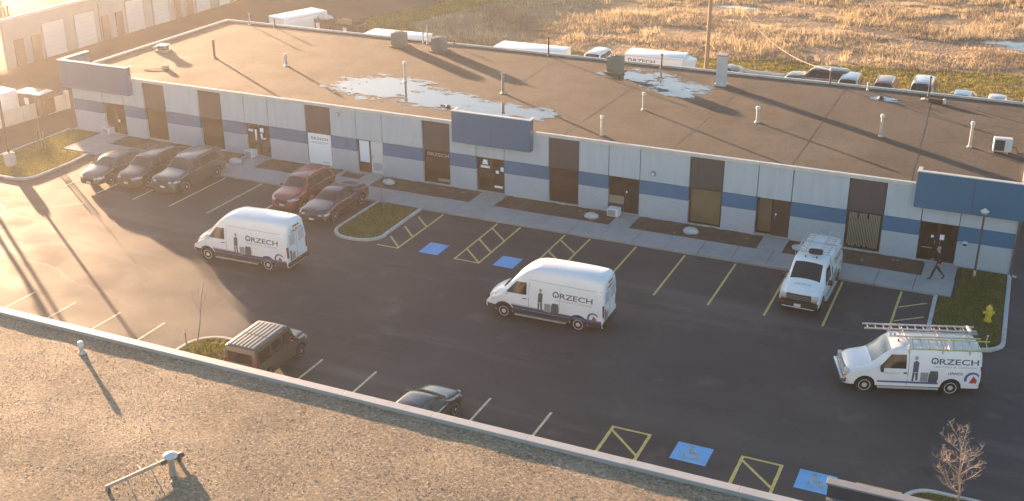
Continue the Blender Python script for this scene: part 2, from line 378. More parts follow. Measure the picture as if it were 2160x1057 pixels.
def paint_line(x0, y0, x1, y1, wd=0.11, mat=yellow_line, z=0.004):
    d = Vector((x1 - x0, y1 - y0)); L = d.length; d /= L; n = Vector((-d.y, d.x)) * wd / 2; me = bpy.data.meshes.new('parking_line')
    k = max(1, int(L / 0.25)); vs = []
    for i in range(k + 1):                       # slightly ragged edges, as sprayed paint has
        p = Vector((x0, y0)) + d * (L * i / k); a = 1 + rng.uniform(-0.12, 0.12); b = 1 + rng.uniform(-0.12, 0.12)
        vs += [(p.x - n.x * a, p.y - n.y * a, z), (p.x + n.x * b, p.y + n.y * b, z)]
    me.from_pydata(vs, [], [(2 * i, 2 * i + 2, 2 * i + 3, 2 * i + 1) for i in range(k)]); me.materials.append(mat)
    return link('parking_line', me, lot)
YS, YN, YC = -4.12, -9.52, -21.75
for x in (-53.53, -50.78, -48.03, -45.28, -42.53, -39.78, -37.03): paint_line(x, YS, x, YN, mat=pale_line)
for x in (-18.02, -15.27, -12.52, -9.77, -7.02): paint_line(x, YS, x, YN)
def hatch(xl, xr, ya, yb, rungs, left=True, mat=yellow_line):
    if left: paint_line(xl, ya, xl, yb, mat=mat)
    paint_line(xr, ya, xr, yb, mat=mat)
    paint_line(xl - 0.05, yb, xr + 0.05, yb, mat=mat, z=0.008)
    for y in rungs: paint_line(xl + 0.04, y, xr - 0.04, y - (xr - xl) * 0.95, mat=mat, z=0.008)
hatch(-26.30, -24.88, YS, -9.52, (-4.9, -6.6, -8.1), mat=yellow_line)
hatch(-22.16, -20.69, YS, -9.52, (-4.9, -6.6, -8.1))
hatch(-31.0, -29.77, YS, -9.52, (-5.0, -6.6, -8.2), left=False)
paint_line(-4.15, YS, -4.15, -9.4)
paint_line(-4.05, -6.0, -2.85, -5.0, 0.1); paint_line(-4.05, -7.6, -2.8, -6.6, 0.1); paint_line(-4.05, -9.2, -2.8, -8.2, 0.1)
for x in (-43.6, -40.87, -38.1, -35.4): paint_line(x, YC, x, -27.2, 0.11, pale_line)
for x in (-26.61, -23.86, -21.11, -18.36, -15.61): paint_line(x, YC, x, -27.2, 0.11, pale_line)
for xl, xr in ((-12.94, -11.40), (-7.70, -6.20), (-3.40, -1.9)):
    paint_line(xl, YC, xl, -27.2, 0.13); paint_line(xr, YC, xr, -27.2, 0.13); paint_line(xl - 0.06, YC, xr + 0.06, YC, 0.11, z=0.008)
    for y in (-22.0, -24.2): paint_line(xl + 0.05, y, xr - 0.05, y - 1.35, 0.11, z=0.008)
paint_line(-51.6, -12.4, -50.3, -11.2, 0.09, pale_line); paint_line(-56.3, -13.4, -54.9, -12.0, 0.09, pale_line)
def blue_square(x0, x1, y0, y1, worn):
    o = poly_sheet('accessible_bay_marking', [(x0, y0), (x1, y0), (x1, y1), (x0, y1)], 0.004, blue_mark, lot)
    if worn:                                     # worn wheelchair symbol
        mb = MB(); cx, cy = (x0 + x1) / 2, (y0 + y1) / 2
        n = 18; vs = []
        for k in range(n + 1):
            t = R(-200 + 250 * k / n); vs += [(cx + 0.30 * math.cos(t), cy - 0.12 + 0.30 * math.sin(t), 0.008), (cx + 0.22 * math.cos(t), cy - 0.12 + 0.22 * math.sin(t), 0.008)]
        mb.add(vs, [(2 * k, 2 * k + 2, 2 * k + 3, 2 * k + 1) for k in range(n)])
        for q in ([(-0.10, -0.05), (0.02, -0.05), (-0.02, 0.32), (-0.14, 0.32)], [(-0.02, 0.0), (0.24, 0.0), (0.24, 0.09), (-0.02, 0.09)], [(0.16, 0.0), (0.24, 0.0), (0.36, -0.36), (0.28, -0.36)]):
            mb.add([(cx + a, cy + b, 0.0095) for a, b in q], [(0, 1, 2, 3)])
        mb.add([(cx - 0.1 + 0.09 * math.cos(R(a)), cy + 0.43 + 0.09 * math.sin(R(a)), 0.008) for a in range(0, 360, 30)], [tuple(range(12))])
        mb.build('wheelchair_symbol', worn_mark, o)
blue_square(-28.5, -27.35, -9.5, -8.05, False); blue_square(-24.1, -22.95, -9.45, -8.12, False)
blue_square(-10.24, -8.83, -22.97, -21.72, True); blue_square(-5.52, -4.15, -22.95, -21.66, True)

seal = M('crack_seal', (0.018, 0.018, 0.019), 0.45)
for x0, y0, x1, y1, a in ((-58, -12.5, -40, -17.5, 0.5), (-54, -17.2, -37, -21.2, 0.6), (-46, -11.0, -44.5, -20.5, 0.4), (-30, -17.8, -8, -18.6, 0.5), (-14, -11.2, -13.2, -20.5, 0.4), (-33, -11.5, -22, -11.0, 0.4), (-27, -20.0, -13, -20.4, 0.3)):
    n_ = 60; vs = []; L_ = math.hypot(x1 - x0, y1 - y0); nx_, ny_ = -(y1 - y0) / L_, (x1 - x0) / L_
    for k in range(n_ + 1):
        u = k / n_; o_ = a * mnoise.fractal((u * 5, x0, 0), 1, 2, 4); wd = 0.022 * (0.6 + abs(mnoise.noise((u * 30, y0, 1))))
        px_, py_ = x0 + (x1 - x0) * u + nx_ * o_, y0 + (y1 - y0) * u + ny_ * o_; vs += [(px_ - nx_ * wd, py_ - ny_ * wd, 0.003), (px_ + nx_ * wd, py_ + ny_ * wd, 0.003)]
    me = bpy.data.meshes.new('crack_seal'); me.from_pydata(vs, [], [(2 * k, 2 * k + 2, 2 * k + 3, 2 * k + 1) for k in range(n_)]); me.materials.append(seal); link('crack_seal', me, lot)
# pavement slabs along the shop fronts, with stubs to the doors
walk = struct(poly_sheet('pavement', [(-56.9, -4.0), (-1.85, -4.0), (-1.85, -2.0), (-56.9, -2.0)], 0.06, seamm))
x = -56.9
slabm = {}
def slab(x0, x1, y0, y1, z1=0.13):
    mb = MB(); g = 0.012; mb.box(x0 + g, x1 - g, y0 + g, y1 - g, 0.0, z1 + rng.uniform(-0.006, 0.006), bev=0.012); return mb.build('paving_slab', concrete, walk)
while x < -1.9:
    slab(x, min(x + 1.835, -1.85), -4.0, -2.0); x += 1.835
for a, b in ((-58.9, -56.75), (-46.6, -44.7), (-37.3, -36.1), (-29.2, -27.6), (-20.4, -19.2), (-12.0, -10.6), (-3.5, -1.88)):
    mb = MB(); bm_ = None
    slab(a, b, -2.0, -1.0, 0.131); slab(a, b, -1.0, -0.02, 0.131)
slab(-58.9, -56.9, -4.0, -2.0)
slab(-38.8, -36.4, -2.0, -1.2, 0.131)
# planting beds between the stubs
beds = [(-56.7, -46.65), (-44.65, -38.9), (-36.0, -29.25), (-27.55, -20.45), (-19.15, -12.05), (-10.55, -3.55)]
for a, b in beds:
    nx, ny = int((b - a) / 0.16), 12; vs = []; fs = []
    for j in range(ny + 1):
        for i in range(nx + 1):
            xx = a + (b - a) * i / nx; yy = -1.98 + 1.97 * j / ny
            vs.append((xx, yy, 0.085 + 0.05 * mnoise.noise((xx * 2.1, yy * 2.1, 3.0))))
    for j in range(ny):
        for i in range(nx): k = j * (nx + 1) + i; fs.append((k, k + 1, k + nx + 2, k + nx + 1))
    me = bpy.data.meshes.new('planting_bed'); me.from_pydata(vs, [], fs); me.materials.append(mulch); me.shade_smooth()
    struct(link('planting_bed', me))
slab(-39.0, -38.8, -2, -0.05, 0.12)

def kerb(path, wd=0.16, h=0.13, name='kerb'):
    """one continuous kerb swept along a ground polyline, with a rounded nose"""
    P = [Vector((p[0], p[1])) for p in path]; prof = [(-wd / 2, 0.0), (-wd / 2, h - 0.03), (-wd / 2 + 0.03, h), (wd / 2 - 0.03, h), (wd / 2, h - 0.03), (wd / 2, 0.0)]
    vs = []; fs = []; n = len(prof)
    for i, p in enumerate(P):
        d = (P[min(i + 1, len(P) - 1)] - P[max(i - 1, 0)]).normalized(); nn = Vector((-d.y, d.x))
        for a, z in prof: vs.append((p.x + nn.x * a, p.y + nn.y * a, z))
    for i in range(len(P) - 1):
        for k in range(n - 1): fs.append((i * n + k, (i + 1) * n + k, (i + 1) * n + k + 1, i * n + k + 1))
    fs.append(tuple(range(n))); fs.append(tuple((len(P) - 1) * n + k for k in range(n - 1, -1, -1)))
    me = bpy.data.meshes.new(name); me.from_pydata(vs, [], fs); me.materials.append(kerbm); me.update()
    return struct(link(name, me))
isl = [(-31.35, -4.0), (-31.3, -8.2)] + arc(-32.5, -8.2, 1.28, 0, -90, 8)[1:] + [(-32.9, -9.5)] + arc(-33.0, -8.25, 1.25, -90, -180, 8)[1:] + [(-34.22, -4.0)]
kerb(isl, 0.2)
lawnL = [(-61.6, -0.3), (-61.65, -9.75), (-58.4, -9.75)] + arc(-57.5, -8.6, 1.15, -90, 0, 7)[1:] + [(-56.3, -6.0), (-56.6, -4.1), (-58.9, -4.1), (-58.95, -0.3)]
kerb([(-61.65, -9.75), (-58.4, -9.75)] + arc(-57.5, -8.6, 1.15, -90, 0, 7)[1:] + [(-56.3, -6.0), (-56.55, -4.1)], 0.22)
kerb([(-61.7, -0.4), (-61.72, -9.7)], 0.14)
lawnR = [(-1.8, -0.05), (0.55, -0.05), (0.72, -7.9)] + arc(-0.4, -7.95, 1.15, 0, -90, 7)[1:] + [(-2.4, -9.1), (-2.5, -4.05), (-1.8, -4.05)]
kerb([(0.62, -0.1), (0.78, -7.9)] + arc(-0.38, -7.95, 1.17, 0, -90, 7)[1:] + [(-2.45, -9.12), (-2.55, -4.1)], 0.2)
islS = [(-33.0, -27.2), (-33.0, -23.5)] + arc(-31.6, -23.4, 1.4, 180, 90, 8)[1:] + arc(-31.4, -23.25, 1.3, 90, 0, 7)[1:] + [(-30.1, -27.2)]
kerb(islS, 0.2)
islE = [(-1.75, -27.2), (-1.75, -22.4)] + arc(-0.75, -22.3, 1.0, 180, 90, 6)[1:] + [(0.6, -21.3), (3.5, -21.5), (3.5, -27.2)]
kerb(islE, 0.2)
for k, pts in enumerate((isl, lawnL, lawnR, islS, islE)):
    struct(poly_sheet('lawn', pts if k in (1, 2) else pts, 0.085, soil))

# ------------------------------------------------------------------ grass, as blades
def in_poly(P, xs, ys):
    ins = np.zeros(len(xs), bool); n = len(P); j = n - 1
    for i in range(n):
        xi, yi = P[i]; xj, yj = P[j]
        c = ((yi > ys) != (yj > ys)) & (xs < (xj - xi) * (ys - yi) / (yj - yi + 1e-9) + xi); ins ^= c; j = i
    return ins
def blades(name, label, cat, xs, ys, z, k, h, wd, spread, mat, hs=None):
    n = len(xs); X = np.repeat(xs, k) + nrng.normal(0, spread, n * k); Y = np.repeat(ys, k) + nrng.normal(0, spread, n * k)
    hh = (np.repeat(hs, k) if hs is not None else h) * nrng.uniform(0.5, 1.15, n * k); a = nrng.uniform(0, 2 * np.pi, n * k)
    lean = nrng.normal(0, 0.38, (n * k, 2)) * hh[:, None]; wx = np.cos(a) * wd / 2; wy = np.sin(a) * wd / 2
    V = np.empty((n * k, 3, 3), np.float32)
    V[:, 0] = np.stack([X - wx, Y - wy, np.full_like(X, z)], 1); V[:, 1] = np.stack([X + wx, Y + wy, np.full_like(X, z)], 1)
    V[:, 2] = np.stack([X + lean[:, 0], Y + lean[:, 1], z + hh], 1)
    me = bpy.data.meshes.new(name); N = n * k
    me.vertices.add(N * 3); me.vertices.foreach_set('co', V.ravel()); me.loops.add(N * 3); me.loops.foreach_set('vertex_index', np.arange(N * 3, dtype=np.int32))
    me.polygons.add(N); me.polygons.foreach_set('loop_start', np.arange(0, N * 3, 3, dtype=np.int32)); me.update(calc_edges=True)
    me.materials.append(mat); o = link(name, me); tag(o, label, cat); stuff(o); return o
lawn_green = M('lawn_blades', (0.17, 0.19, 0.028), 0.75, island=0.45, col2=(0.29, 0.265, 0.045), vscale=0.7, var=0.2)
verge_green = M('verge_blades', (0.22, 0.21, 0.04), 0.8, island=0.5, col2=(0.38, 0.31, 0.09), vscale=0.25, var=0.2)
dry_blade = M('dry_weed_blades', (0.33, 0.255, 0.175), 0.85, island=0.4, col2=(0.52, 0.43, 0.31), vscale=0.12, var=0.25)
straw = M('straw_blades', (0.55, 0.44, 0.27), 0.85, island=0.35)
for mt_ in (lawn_green, verge_green, dry_blade, straw):     # thin blades let the low sun shine through
    t_ = mt_.node_tree; p_ = t_.nodes['Principled BSDF']; o_ = t_.nodes['Material Output']; tl = t_.nodes.new('ShaderNodeBsdfTranslucent'); mx_ = t_.nodes.new('ShaderNodeMixShader'); mx_.inputs[0].default_value = 0.45
    t_.links.new(p_.inputs['Base Color'].links[0].from_socket, tl.inputs[0]); t_.links.new(p_.outputs[0], mx_.inputs[1]); t_.links.new(tl.outputs[0], mx_.inputs[2]); t_.links.new(mx_.outputs[0], o_.inputs[0])
def fill(P, dens):
    xs0, xs1 = min(p[0] for p in P), max(p[0] for p in P); ys0, ys1 = min(p[1] for p in P), max(p[1] for p in P)
    n = int((xs1 - xs0) * (ys1 - ys0) * dens); xs = nrng.uniform(xs0, xs1, n); ys = nrng.uniform(ys0, ys1, n); k = in_poly(P, xs, ys)
    return xs[k], ys[k]
for P, lb, dn in ((isl, 'mown grass on the kerbed island beside the dark purple sedan', 110), (lawnL, 'sunlit lawn at the left end of the long building', 110),
              (lawnR, 'shaded lawn around the yellow hydrant', 110), (islS, 'sunlit yellow-green grass behind the near roof edge', 110), (islE, 'grass in the kerbed island at the bare tree', 80)):
    xs, ys = fill(P, dn)
    keep = np.ones(len(xs), bool)
    for i, j in zip(P, P[1:] + P[:1]):
        d = np.array(j) - np.array(i); L = np.linalg.norm(d)
        if L < 1e-6: continue
        t = np.clip(((xs - i[0]) * d[0] + (ys - i[1]) * d[1]) / L ** 2, 0, 1)
        keep &= np.hypot(xs - i[0] - t * d[0], ys - i[1] - t * d[1]) > 0.16
    blades('lawn_grass', lb, 'grass', xs[keep], ys[keep], 0.08, 6, 0.12, 0.022, 0.05, lawn_green)
xs, ys = fill([p for p in VERGE if p[0] < 59][:1] + [(12, 31.05), (12, 45.6)] + VERGE[3:], 26)
blades('verge_grass', 'rough green grass strip behind the parked vehicles', 'grass', xs, ys, -0.04, 5, 0.17, 0.045, 0.10, verge_green)
F = [(-56.5, 39), (-52, 35), (-42, 34), (-33, 36), (-22, 38.4), (-10, 40.4), (0, 42.3), (14, 45), (14, 125), (-30, 125), (-53.5, 51)]
xs, ys = fill(F, 9.0)
dn = np.array([mnoise.fractal((a * 0.11, b * 0.17, 1.0), 1.0, 2.0, 4) for a, b in zip(xs, ys)])
k = (dn > -0.12) & (np.hypot((xs - 0.5) / 7.5, (ys - 52.6) / 2.6) > 1) & (np.hypot((xs + 29) / 4.0, (ys - 59.6) / 1.8) > 1); xs, ys, dn = xs[k], ys[k], dn[k]
blades('field_weeds', 'dry brown weeds covering the open field', 'weeds', xs, ys, -0.06, 7, 0.5, 0.055, 0.20, dry_blade, hs=0.24 + 0.3 * np.clip(dn + 0.2, 0, 1))
xs, ys = fill(F, 1.3)
dn = np.array([mnoise.fractal((a * 0.16 + 40, b * 0.2, 5.0), 1.0, 2.0, 3) for a, b in zip(xs, ys)]); k = (dn > 0.12) & (np.hypot((xs - 0.5) / 8.0, (ys - 52.6) / 3.0) > 1); xs, ys, dn = xs[k], ys[k], dn[k]
blades('straw_grass', 'pale straw-coloured tall grass tufts scattered in the field', 'grass', xs, ys, -0.06, 9, 0.8, 0.045, 0.22, straw, hs=0.5 + 0.5 * np.clip(dn, 0, 1))

# ------------------------------------------------------------------ standing water
water = M('standing_water', (0.04, 0.04, 0.04), 0.03, spec=1.0, coat=0.3)
damp = M('damp_roof', (0.065, 0.053, 0.044), 0.24, spec=0.7, var=0.3, vscale=3, bump=0.22, bscale=14)
def puddle(x0, x1, y0, y1, z, blobs, thr, seed, label=None, step=0.05, rag=0.5, parent=None, wet=True):
    if wet: puddle(x0, x1, y0, y1, z - 0.003, blobs, thr - 0.17, seed, step=0.07, rag=rag * 1.25, wet=False)
    nx, ny = int((x1 - x0) / step), int((y1 - y0) / step); vs = {}; V = []; Fc = []
    def vid(i, j):
        if (i, j) not in vs: vs[(i, j)] = len(V); V.append((x0 + i * step, y0 + j * step, z))
        return vs[(i, j)]
    for j in range(ny):
        for i in range(nx):
            px, py = x0 + (i + 0.5) * step, y0 + (j + 0.5) * step
            f = max(1 - math.hypot((px - bx) / rx, (py - by) / ry) for bx, by, rx, ry in blobs)
            if f < -0.3: continue
            f += rag * (0.75 * mnoise.fractal((px * 0.8, py * 1.5, seed), 0.9, 2.1, 5) + 0.35 * mnoise.noise((px * 3.4, py * 6.5, seed)))
            if f > thr: Fc.append((vid(i, j), vid(i + 1, j), vid(i + 1, j + 1), vid(i, j + 1)))
    me = bpy.data.meshes.new('puddle'); me.from_pydata(V, [], Fc); me.materials.append(water if wet else damp)
    return struct(link('puddle' if wet else 'damp_patch', me))
ROOF = 4.20
puddle(-43.5, -25, 1.0, 9.5, ROOF + 0.006, [(-38.9, 5.2, 3.6, 2.6), (-34.2, 4.2, 3.6, 1.9), (-30.2, 3.4, 3.0, 1.6), (-28, 3.6, 2.2, 1.2)], 0.17, 2.0, rag=0.7)
puddle(-27.5, -17.5, 9.5, 17.2, ROOF + 0.006, [(-24.3, 14.6, 2.4, 1.6), (-21.2, 13.2, 2.3, 1.4), (-20.3, 11.6, 1.6, 0.9)], 0.24, 9.0, rag=1.0)
puddle(-9.6, -7.2, 14.6, 16.6, ROOF + 0.006, [(-8.4, 15.6, 1.0, 0.5)], 0.15, 4.0)
puddle(-7, 8, 49, 57, -0.035, [(-2.5, 54.0, 2.4, 1.0), (0.8, 52.3, 3.2, 1.3), (4, 52.5, 3, 1.2)], 0.15, 6.0, step=0.14)
puddle(-34, -24, 56, 66, -0.035, [(-29, 60.0, 2.6, 0.7)], 0.22, 8.0, step=0.14)

# ================================================================== MAIN BUILDING
bld = thing('commercial_building', 'long single-storey building with white panels, blue stripe and flat brown roof', 'building', (-30, 9, 0))
def bpart(mb, name, mat=None, parent=None, smooth=None):
    off = (30.0, -9.0, 0.0) if parent is None else (0, 0, 0)
    return mb.build(name, mat, parent or bld, off, smooth)
XL, XR, YB, HT = -61.3, 0.6, 17.9, 4.33
mb = MB(); mb.box(XL + 0.05, XR - 0.05, 0.45, YB - 0.1, 0.0, 4.1, seamm); bpart(mb, 'wall_core')
mb = MB(); mb.box(XL, XL + 0.05, 0.0, YB, 0, 4.15, block); bpart(mb, 'side_wall')
mb = MB(); mb.box(XR - 0.05, XR, 0.0, YB, 0, 4.15, block); bpart(mb, 'side_wall')
mb = MB(); mb.box(XL, XR, YB - 0.1, YB - 0.02, 0, 4.15, block); bpart(mb, 'rear_wall')
# roof deck: gently uneven gravel sheet
nx, ny = 150, 46; vs = []; fs = []
for j in range(ny + 1):
    for i in range(nx + 1):
        xx = XL + 0.1 + (XR - XL - 0.2) * i / nx; yy = 0.1 + (YB - 0.2) * j / ny
        vs.append((xx, yy, ROOF - 0.004 + 0.006 * mnoise.noise((xx * 0.5, yy * 0.5, 0))))
for j in range(ny):
    for i in range(nx): k = j * (nx + 1) + i; fs.append((k, k + 1, k + nx + 2, k + nx + 1))
mb = MB(); mb.add(vs, fs, roofgravel); roofp = bpart(mb, 'roof', smooth=60)
seam_m = M('roof_seam_tar', (0.062, 0.049, 0.040), 0.6, var=0.3, vscale=4)
for k, x_ in enumerate((-57.5, -51.2, -44.6, -37.4, -31.2, -24.0, -17.4, -11.0, -5.2)):
    n_ = 40; sv = []; skew = rng.uniform(-0.8, 0.8)
    for q in range(n_ + 1):
        u = q / n_; wx_ = x_ + skew * (u - 0.5) + 0.05 * mnoise.noise((u * 9, k, 0)); wd = 0.02 + 0.02 * abs(mnoise.noise((u * 14, k, 4))); yy_ = 0.35 + (YB - 0.7) * u
        sv += [(wx_ - wd, yy_, ROOF + 0.0035), (wx_ + wd, yy_, ROOF + 0.0035)]
    mb = MB(); mb.add(sv, [(2 * q, 2 * q + 1, 2 * q + 3, 2 * q + 2) for q in range(n_)], seam_m); mb.build('roof_seam', None, roofp)
def edge(x0, x1, y0, y1, name='roof_edge'):
    mb = MB(); mb.box(x0, x1, y0, y1, 4.13, HT, flash_m, 0.012); bpart(mb, name)
for a, b in ((-55.6, -45), (-45, -36), (-36, -31.05), (-25.75, -16), (-16, -4.5)): edge(a + 0.004, b - 0.004, -0.09, 0.12)
for a, b in ((-61.3, -46), (-46, -31), (-31, -15), (-15, 0.6)): edge(a + 0.004, b - 0.004, YB - 0.12, YB + 0.05)
edge(XL - 0.05, XL + 0.14, 2.35, YB - 0.13); edge(XR - 0.14, XR + 0.05, 0.3, YB - 0.13)

D0 = 0.30                                        # depth of the window and door recesses
def upper(x0, x1, name='upper_panel', mat=white_panel, z0=2.31, z1=4.12, y=-0.02):
    mb = MB(); mb.box(x0 + 0.022, x1 - 0.022, y, 0.44, z0, z1, mat, 0.008); return bpart(mb, name)
def lower(x0, x1):
    mb = MB(); mb.box(x0 + 0.004, x1 - 0.004, 0.0, 0.44, 0.0, 1.475, block); bpart(mb, 'lower_wall')
    mb = MB(); mb.box(x0 + 0.004, x1 - 0.004, -0.008, 0.43, 1.478, 2.285, blue_paint); bpart(mb, 'blue_band')
def frame_rect(x0, x1, z0, z1, y, t=0.06, d=0.07, mat=bronze, mull=()):
    mb = MB(); mb.box(x0, x1, y, y + d, z0, z0 + t, mat); mb.box(x0, x1, y, y + d, z1 - t, z1, mat)
    mb.box(x0, x0 + t, y, y + d, z0 + t, z1 - t, mat); mb.box(x1 - t, x1, y, y + d, z0 + t, z1 - t, mat)
    for mx in mull: mb.box(mx - t / 2, mx + t / 2, y, y + d, z0 + t, z1 - t, mat)
    return mb
def interior(x0, x1, z0, z1, mat):
    mb = MB(); mb.box(x0 + 0.02, x1 - 0.02, 0.36, 0.43, z0, z1, mat); bpart(mb, 'window_backing' if mat is not room_dark else 'interior')
def window(x0, x1, kind):
    upper(x0, x1, 'dark_panel', dark_panel, 2.29, 4.12, 0.05)
    mb = MB(); mb.box(x0 + 0.005, x1 - 0.005, 0.02, 0.44, 0.0, 0.14, kerbm, 0.01); bpart(mb, 'window_sill')
    w0 = bpart(frame_rect(x0 + 0.03, x1 - 0.03, 0.145, 2.285, 0.14, 0.07), 'window')
    mb = MB(); mb.box(x0 + 0.1, x1 - 0.1, 0.168, 0.180, 0.215, 2.215, win_glass); bpart(mb, 'pane', parent=w0)
    if kind == 'poster':
        interior(x0, x1, 0.145, 2.28, room_dark)
        mb = MB(); mb.box(x0 + 0.06, x1 - 0.06, 0.05, 0.060, 0.20, 2.25, poster_m); bpart(mb, 'window_poster', parent=w0)
        s = MB(); a, b = x0 + 0.28, x1 - 0.28; h = 0.17
        lv, lf = logo_mark(h * 1.2); s.add([(a + u, 0.046, 1.82 + v) for u, v in lv], lf)
        lv, lf = word('RZECH', b - a - 0.24, h); s.add([(a + 0.24 + u, 0.046, 1.84 + v) for u, v in lv], lf)
        
        for q0, q1, z0_, z1_ in ((a, b, 1.68, 1.70), (a, b - 0.2, 1.60, 1.62), (x1 - 0.75, x1 - 0.25, 0.36, 0.39)):
            ln = MB(); ln.box(q0, q1, 0.044, 0.047, z0_, z1_, ink_grey); bpart(ln, 'printed_line', parent=w0)
        bpart(s, 'lettering', ink_grey, w0)
    elif kind == 'beige': interior(x0, x1, 0.145, 2.28, beige_blind)
    elif kind == 'slats':
        interior(x0, x1, 0.145, 2.28, room_dark)
        k = 0; xx = x0 + 0.14
        while xx < x1 - 0.14:
            z0 = 0.25 + rng.choice((0, 0, 0, 0.1)); z1 = 2.18 - (0.02 if rng.random() < 0.85 else 0.3)
            mb = MB(); mb.box(xx, xx + 0.055, 0.20, 0.215, z0, z1, white_blind); bpart(mb, 'blind_slat', parent=w0); xx += 0.085
    elif kind == 'letter':
        interior(x0, x1, 0.145, 2.28, room_dark)
        s = MB(); a, b = x0 + 0.22, x1 - 0.15; h = 0.20
        lv, lf = logo_mark(h * 1.15); s.add([(a + u, 0.162, 1.86 + v) for u, v in lv], lf)
        lv, lf = word('RZECH', b - a - 0.27, h); s.add([(a + 0.27 + u, 0.162, 1.88 + v) for u, v in lv], lf)
        bpart(s, 'lettering', ink_lite, w0)
        mb = MB(); mb.box(x1 - 0.98, x1 - 0.12, 0.24, 0.34, 0.24, 0.42, poster_m, 0.01); bpart(mb, 'white_box', parent=w0)
    elif kind == 'olive': interior(x0, x1, 0.145, 2.28, M('olive_backing', (0.20, 0.165, 0.085), 0.9, var=0.2, vscale=1.2))  # olive-brown tint of the glass put into a flat backing
    else: interior(x0, x1, 0.145, 2.28, M('brown_backing', (0.085, 0.045, 0.03), 0.9, var=0.2, vscale=1.2))  # brown window reflection put into the colour of a flat backing
def leaf(x0, x1, z0, z1, name='door', glassy=True, mat=bronze, handle=1):
    o = bpart(frame_rect(x0, x1, z0, z1, 0.14, 0.09, 0.06, mat), name)
    mb = MB()
    if glassy: mb.box(x0 + 0.09, x1 - 0.09, 0.165, 0.177, z0 + 0.09, z1 - 0.09, win_glass); bpart(mb, 'pane', parent=o)
    else: mb.box(x0 + 0.09, x1 - 0.09, 0.155, 0.19, z0 + 0.09, z1 - 0.09, mat); bpart(mb, 'door_panel', parent=o)
    if handle:
        hx = x0 + 0.12 if handle == 1 else x1 - 0.12
        mb = MB(); mb.box(hx - 0.02, hx + 0.02, 0.06, 0.14, z0 + 0.95, z0 + 1.2, chrome, 0.008); bpart(mb, 'handle', parent=o)
    return o
def notice(o, x, z, w_, h_, mat=poster_m):
    mb = MB(); mb.box(x, x + w_, 0.12, 0.135, z, z + h_, mat); bpart(mb, 'notice', parent=o)
